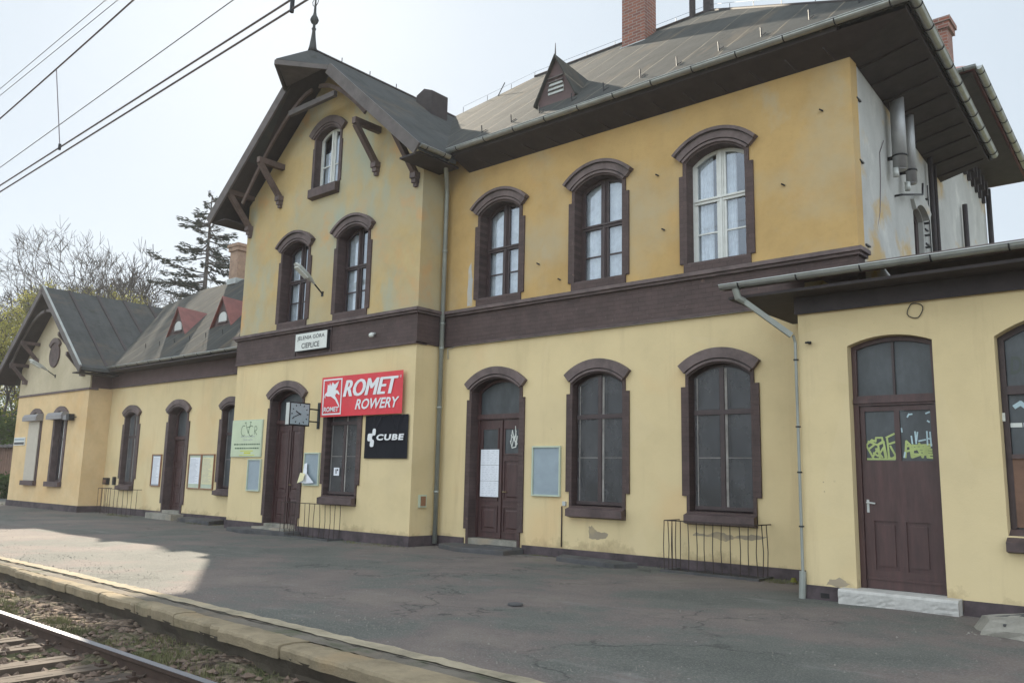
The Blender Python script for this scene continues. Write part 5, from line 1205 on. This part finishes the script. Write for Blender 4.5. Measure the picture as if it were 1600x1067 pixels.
slabo([(-10.4, -.1), (-8.4, -.1), (-8.2, -.65), (-10.2, -.5)], -.02, .12, 'dark slab below the last window of the low wing', tilt=.05)
slabo([(-12.4, -.02), (-10.75, -.02), (-10.75, -.42), (-12.4, -.40)], -.02, .17, 'grey stone doorstep of the low wing door', m='stone', name='step_stone', cat='step')
# whitewashed annex step
r = random.Random(4); mb = MB().mat('whitestone'); nx, nz = 26, 6; x0, x1, zt = 9.26, 10.62, .182; yf = YA - .20
vs = []; fs = []
for j in range(nz + 1):
    for i in range(nx + 1):
        u = i / nx; v = j / nz; ch = .012 * max(0, r.random() - .6) * (1 - v) * 3; e = .02 if v > .9 else 0
        vs.append((x0 + (x1 - x0) * u, yf + ch + e, zt * v))
for j in range(nz):
    for i in range(nx): a = j * (nx + 1) + i; fs.append((a, a + 1, a + nx + 2, a + nx + 1))
mb.mesh(vs, fs); mb.mesh([(x0, yf + .02, zt), (x1, yf + .02, zt), (x1, YA + .16, zt + .006), (x0, YA + .16, zt + .006), (x0, yf + .01, 0), (x1, yf + .01, 0), (x1, YA, 0), (x0, YA, 0)], [(0, 1, 2, 3), (1, 5, 6, 2), (0, 3, 7, 4)])
tag(mb.build('step_stone'), 'chipped whitewashed stone step under the right-hand single door', 'step')
# broken concrete at the right edge
r = random.Random(8); mb = MB().mat('stone'); cx0, cy0_ = 11.55, -2.75; n = 16; rings = []
for (k, z) in ((1.0, 0), (.96, .07), (.86, .13), (.6, .17), (.25, .185)):
    rings.append([(cx0 + (.62 + .07 * math.sin(5 * a) + .05 * math.sin(3 * a + 1)) * k * math.cos(a) * 1.0 + r.uniform(-.02, .02), cy0_ + (.50 + .07 * math.sin(4 * a)) * k * math.sin(a) + r.uniform(-.02, .02), z + (r.uniform(-.02, .02) if z else 0)) for a in [2 * math.pi * i / n for i in range(n)]])
vs = [p for q in rings for p in q]; fs = [(j * n + i, j * n + (i + 1) % n, (j + 1) * n + (i + 1) % n, (j + 1) * n + i) for j in range(4) for i in range(n)] + [tuple(4 * n + i for i in range(n))]
mb.mesh(vs, fs)
mb.mat('slab').beam((11.15, -2.78, .15), (11.42, -2.55, .185), .03, .02).beam((11.42, -2.55, .2), (11.9, -2.7, .2), .025, .02).beam((11.28, -3.1, .12), (11.42, -2.55, .2), .02, .02)
o = mb.build('concrete_footing'); tag(o, 'broken pale concrete footing at the right edge of the platform', 'concrete footing')
for i in range(9):
    a = r.uniform(0, 6.28); x, y_ = 11.05 + r.uniform(-.12, .25), -3.05 + r.uniform(-.25, .15); s = r.uniform(.010, .024)
    o = MB().mat('stone').mesh([(x - s, y_, 0), (x - s * .2, y_ - s * .8, 0), (x + s, y_ - s * .2, 0), (x + s * .3, y_ + s * .7, 0), (x - s * .1, y_ - s * .1, s * .9), (x + s * .3, y_, s * .7)], [(0, 1, 4), (1, 2, 5, 4), (2, 3, 5), (3, 0, 4, 5)]).build('rubble_piece'); tag(o, 'small pale chip beside the broken concrete footing', 'rubble', 'chips by the concrete footing')
o = MB().mat('slab').tube([(6.69, -5.17, .004), (6.69, -5.17, .022)], .09, 16).build('drain_cover'); tag(o, 'small round cover in the middle of the platform asphalt', 'drain cover')
o = MB().mat('spring').tube([(8.05, -.45, .03), (8.05, -.45, .09)], [.05, .03], 7).build('litter_ball'); tag(o, 'small yellowish lump of litter near the corner drain', 'litter')

# ================================================================== OVERHEAD WIRES
def wire(pts, r, label, m='wire', cat='wire'):
    o = MB().mat(m).tube(pts, r, 5).build('overhead_wire'); return tag(o, label, cat, 'overhead line of the platform track')
WY = -9.3
def cw(x): return 5.124 + (x - 1.087) * .0199
def cw2(x): return 5.029 + (x - 1.12) * .0203
def ms(x): return 6.28 + (x - 2.629) * .066 + .0015 * (x - 2.6) ** 2
wire([(x, WY, cw(x)) for x in range(-50, 26, 5)], .0095, 'upper one of the paired contact wires in the sky')
wire([(x, WY + .0, cw2(x)) for x in range(-50, 26, 5)], .0095, 'lower one of the paired contact wires in the sky')
wire([(x, WY, ms(x)) for x in range(-16, 18, 1)], .010, 'messenger wire above the paired contact wires')
FZ = lambda x: 7.988 + (x + 7.02) * .0373
wire([(x, -7.0, FZ(x)) for x in range(-60, 31, 10)], .009, 'single pale thin wire between messenger and contact wires', 'wirefaint')
for d, z0, k in ((0, 6.97, .0116), (1, 7.09, .018)): wire([(x, -9.0, z0 + k * (x + .5)) for x in range(-50, 26, 5)], .005, ('lower' if d == 0 else 'upper') + ' of two faint thin wires in the top left corner', 'wirefaint')
for x, l in ((2.63, 'left'), (7.70, 'right')):
    o = MB().mat('wire').tube([(x, WY, ms(x)), (x + .4 if l == 'left' else x, WY, cw(x + .4) + .02)], .006, 5).mat('black').tube([(x + (.4 if l == 'left' else 0), WY, cw(x) + .05), (x + (.4 if l == 'left' else 0), WY, cw(x) - (.02 if l == 'left' else .12))], .018, 6).build('wire_dropper')
    tag(o, l + '-hand hanging dropper joining messenger and contact wires', 'dropper', 'droppers of the overhead line')

# ================================================================== TREES
def bare_tree(loc, H, seed, label, name='bare_tree', spread=.80, leaves=None, nleaf=0, levels=7, up=.045, rad=None, tw='twig', lean=(0, 0)):
    r = random.Random(seed); t = thing(name, loc, label, 'tree', 'trees behind the low wing')
    trunk = MB().mat('bark'); crown = MB().mat(tw); ends = []
    R0 = rad or H * .016
    def grow(p, d, L, rd, lv):
        n = 3 if lv < 3 else 2; pts = [p]; q = p.copy(); dd = d.copy()
        for i in range(n):
            dd = (dd + Vector((r.gauss(0, .13), r.gauss(0, .13), r.gauss(0, .09) + up * .5))).normalized(); q = q + dd * L / n; pts.append(q.copy())
        rs = [rd * (1 - .35 * i / n) for i in range(n + 1)]
        (trunk if lv < 2 else crown).tube(pts, rs, 6 if lv < 2 else 3, False)
        if lv >= levels - 1: ends.append(pts)
        if lv >= levels: return
        k = (3 if lv < 1 else r.choice((2, 3, 3, 3, 3, 4))) if lv < levels - 1 else 3
        for i in range(k):
            a = r.uniform(0, 6.28); ort = dd.orthogonal().normalized(); ort2 = dd.cross(ort); sp = r.uniform(.5, 1.15) * spread
            nd = (dd + (ort * math.cos(a) + ort2 * math.sin(a)) * sp + Vector((0, 0, up))).normalized()
            st = pts[-1] if i < 2 or lv > 3 else pts[1].lerp(pts[2], r.random())
            grow(st, nd, L * r.uniform(.62, .88), max(rd * .58, (.017 if lv > 4 else .02) if lv > 3 else .028), lv + 1)
    grow(Vector(loc), Vector((lean[0], lean[1], 1)).normalized(), H * .255, R0, 0)
    trunk.build('trunk', t); crown.build('crown', t)
    if leaves:
        mb = MB().mat(leaves)
        for i in range(nleaf):
            pts = r.choice(ends); p = pts[0].lerp(pts[-1], r.random()) + Vector((r.gauss(0, .22), r.gauss(0, .22), r.gauss(0, .22) - .1)); a = Vector((r.gauss(0, 1), r.gauss(0, 1), r.gauss(0, 1))).normalized(); b = a.orthogonal().normalized(); s = r.uniform(.04, .10)
            mb.face([p - a * s, p + b * s * .5, p + a * s, p - b * s * .5])
        mb.build('foliage', t)
    return t
bare_tree((-50, 10, -.4), 18.2, 21, 'tall bare many-branched tree rising behind the end wing gable')
bare_tree((-44.5, 10.5, -.4), 17.6, 22, 'bare many-branched tree behind the ridge of the end wing')
bare_tree((-42, 13, -.4), 17.8, 23, 'bare rounded tree behind the end of the end-wing ridge')
bare_tree((-36.5, 10.5, -.4), 14.2, 24, 'lowest bare rounded tree left of the conifer')
bare_tree((-57.5, 10, -.4), 20, 25, 'tall bare tree at the left edge behind the yellow-green tree')
bare_tree((-62, 17, -.4), 23, 28, 'distant bare tree between the two tallest bare trees')
bare_tree((-46.0, 6.2, -.4), 16.5, 26, 'yellow-green budding tree at the left edge of the picture', name='budding_tree', leaves='spring', nleaf=60000, levels=6)
bare_tree((-38.6, 4.2, -.4), 12, 29, 'lower budding tree beside the left end wall', name='budding_tree', leaves='spring', nleaf=16000, levels=6)
bare_tree((-32.6, 10.6, -.4), 14, 27, 'small yellow-green budding tree left of the conifer foot', name='budding_tree', leaves='spring', nleaf=6000, levels=5)
def conifer(loc, H, seed, label):
    r = random.Random(seed); t = thing('conifer', loc, label, 'tree'); L = Vector(loc)
    MB().mat('bark').tube([L, L + Vector((.1, 0, H * .5)), L + Vector((.05, 0, H))], [H * .016, H * .011, .02], 8).build('trunk', t)
    br = MB().mat('bark'); nd = MB().mat('needle'); z = H * .32
    while z < H * .995:
        f = (z / H); reach = H * (.27 * (1 - f) ** .55 + .02) * r.uniform(.45, 1.25); a = r.uniform(0, 6.28)
        if r.random() < .80:
            d = Vector((math.cos(a), math.sin(a), r.uniform(-.12, .30))); p0 = L + Vector((.08, 0, z)); pts = [p0 + d * reach * k / 5 + Vector((0, 0, -.10 * reach * math.sin(k / 5 * 2.4))) for k in range(6)]
            br.tube(pts, [.05 * (1 - k / 7) for k in range(6)], 4, False)
            for k in range(int(reach * 46)):
                u = r.uniform(.18, 1) ; i = min(4, int(u * 5)); p = pts[i].lerp(pts[i + 1], u * 5 - i); side = Vector((-d.y, d.x, 0)) * r.uniform(-1, 1) * (.32 * (1.15 - u)) * reach * .55
                q = p + side + Vector((0, 0, r.gauss(0, .07) - abs(side.length) * .15)); dirn = (side.normalized() * .6 + d + Vector((0, 0, r.uniform(-.5, .25)))).normalized(); w = dirn.orthogonal().normalized() * r.uniform(.012, .03); l = r.uniform(.12, .30)
                nd.face([q - w, q + dirn * l * .5 - w * 1.4, q + dirn * l, q + dirn * l * .5 + w * 1.4, q + w])
        z += r.uniform(.05, .16) * (1.3 - f * .6)
    br.build('branches', t); nd.build('needles', t)
conifer((-29.4, 10, -.4), 17.2, 5, 'dark conifer with layered ragged branches behind the wing roof')
# shrubs and shed at the far left
def bush(c, rx, ry, rz_, n, seed, label, m='bushleaf'):
    r = random.Random(seed); t = thing('bush', (c[0], c[1], -.4), label, 'bush'); mb = MB().mat('bark')
    for i in range(14): mb.tube([(c[0], c[1], -.4), (c[0] + r.uniform(-.5, .5) * rx, c[1] + r.uniform(-.5, .5) * ry, c[2] + r.uniform(.2, .9) * rz_)], [.04, .01], 4, False)
    mb.build('stems', t); mb = MB().mat(m); cl = [(r.gauss(0, .42), r.gauss(0, .42), r.uniform(-.8, .9)) for _ in range(40)]
    for i in range(n):
        q = r.choice(cl); p = Vector((c[0] + (q[0] + r.gauss(0, .16)) * rx, c[1] + (q[1] + r.gauss(0, .16)) * ry, c[2] + (q[2] + r.gauss(0, .12)) * rz_)); a = Vector((r.gauss(0, 1), r.gauss(0, 1), r.gauss(0, 1))).normalized(); b = a.orthogonal().normalized(); s = r.uniform(.05, .12)
        mb.face([p - a * s, p + b * s * .6, p + a * s, p - b * s * .6])
    mb.build('foliage', t)
bush((-36, 4.5, 1.8), 4.5, 2.5, 3.2, 9000, 1, 'dense green bush beside the far left end wall')
bush((-30.5, 1.8, .3), 1.2, .8, .8, 2600, 2, 'low rounded bush in front of the brown shed')
bush((-70, 14, 3.5), 12, 3, 5, 12000, 3, 'long dense hedge of shrubs far behind the left edge')
t = thing('garden_shed', (-34, 3.5, -.4), 'brown boarded shed at the left edge of the picture', 'shed')
mb = MB().mat('shed')
for i in range(26): mb.box(-36 + i * .16, -36 + i * .16 + .15, 2.5 - .01 * (i % 2), 4.5, -.4, 2.5)
mb.build('wall', t); mb = MB().mat('rake'); slab(mb, [(-36.3, 2.2, 2.5), (-31.5, 2.2, 2.5), (-31.5, 4.8, 2.9), (-36.3, 4.8, 2.9)], .1); mb.build('roof', t)
# ================================================================== THIN HAZE round the whole scene
hz = MB().box(-306, 306, -306, 306, -1.45, 34.0)
MT['haze'] = bpy.data.materials.new('haze'); MT['haze'].use_nodes = True; hn = MT['haze'].node_tree.nodes; hn.remove(hn['Principled BSDF'])
pv = hn.new('ShaderNodeVolumePrincipled'); pv.inputs['Color'].default_value = (.93, .95, 1, 1); pv.inputs['Density'].default_value = .0006; pv.inputs['Anisotropy'].default_value = .25
MT['haze'].node_tree.links.new(pv.outputs[0], hn['Material Output'].inputs['Volume'])
struct(hz.build('haze', mat='haze'), 'stuff')
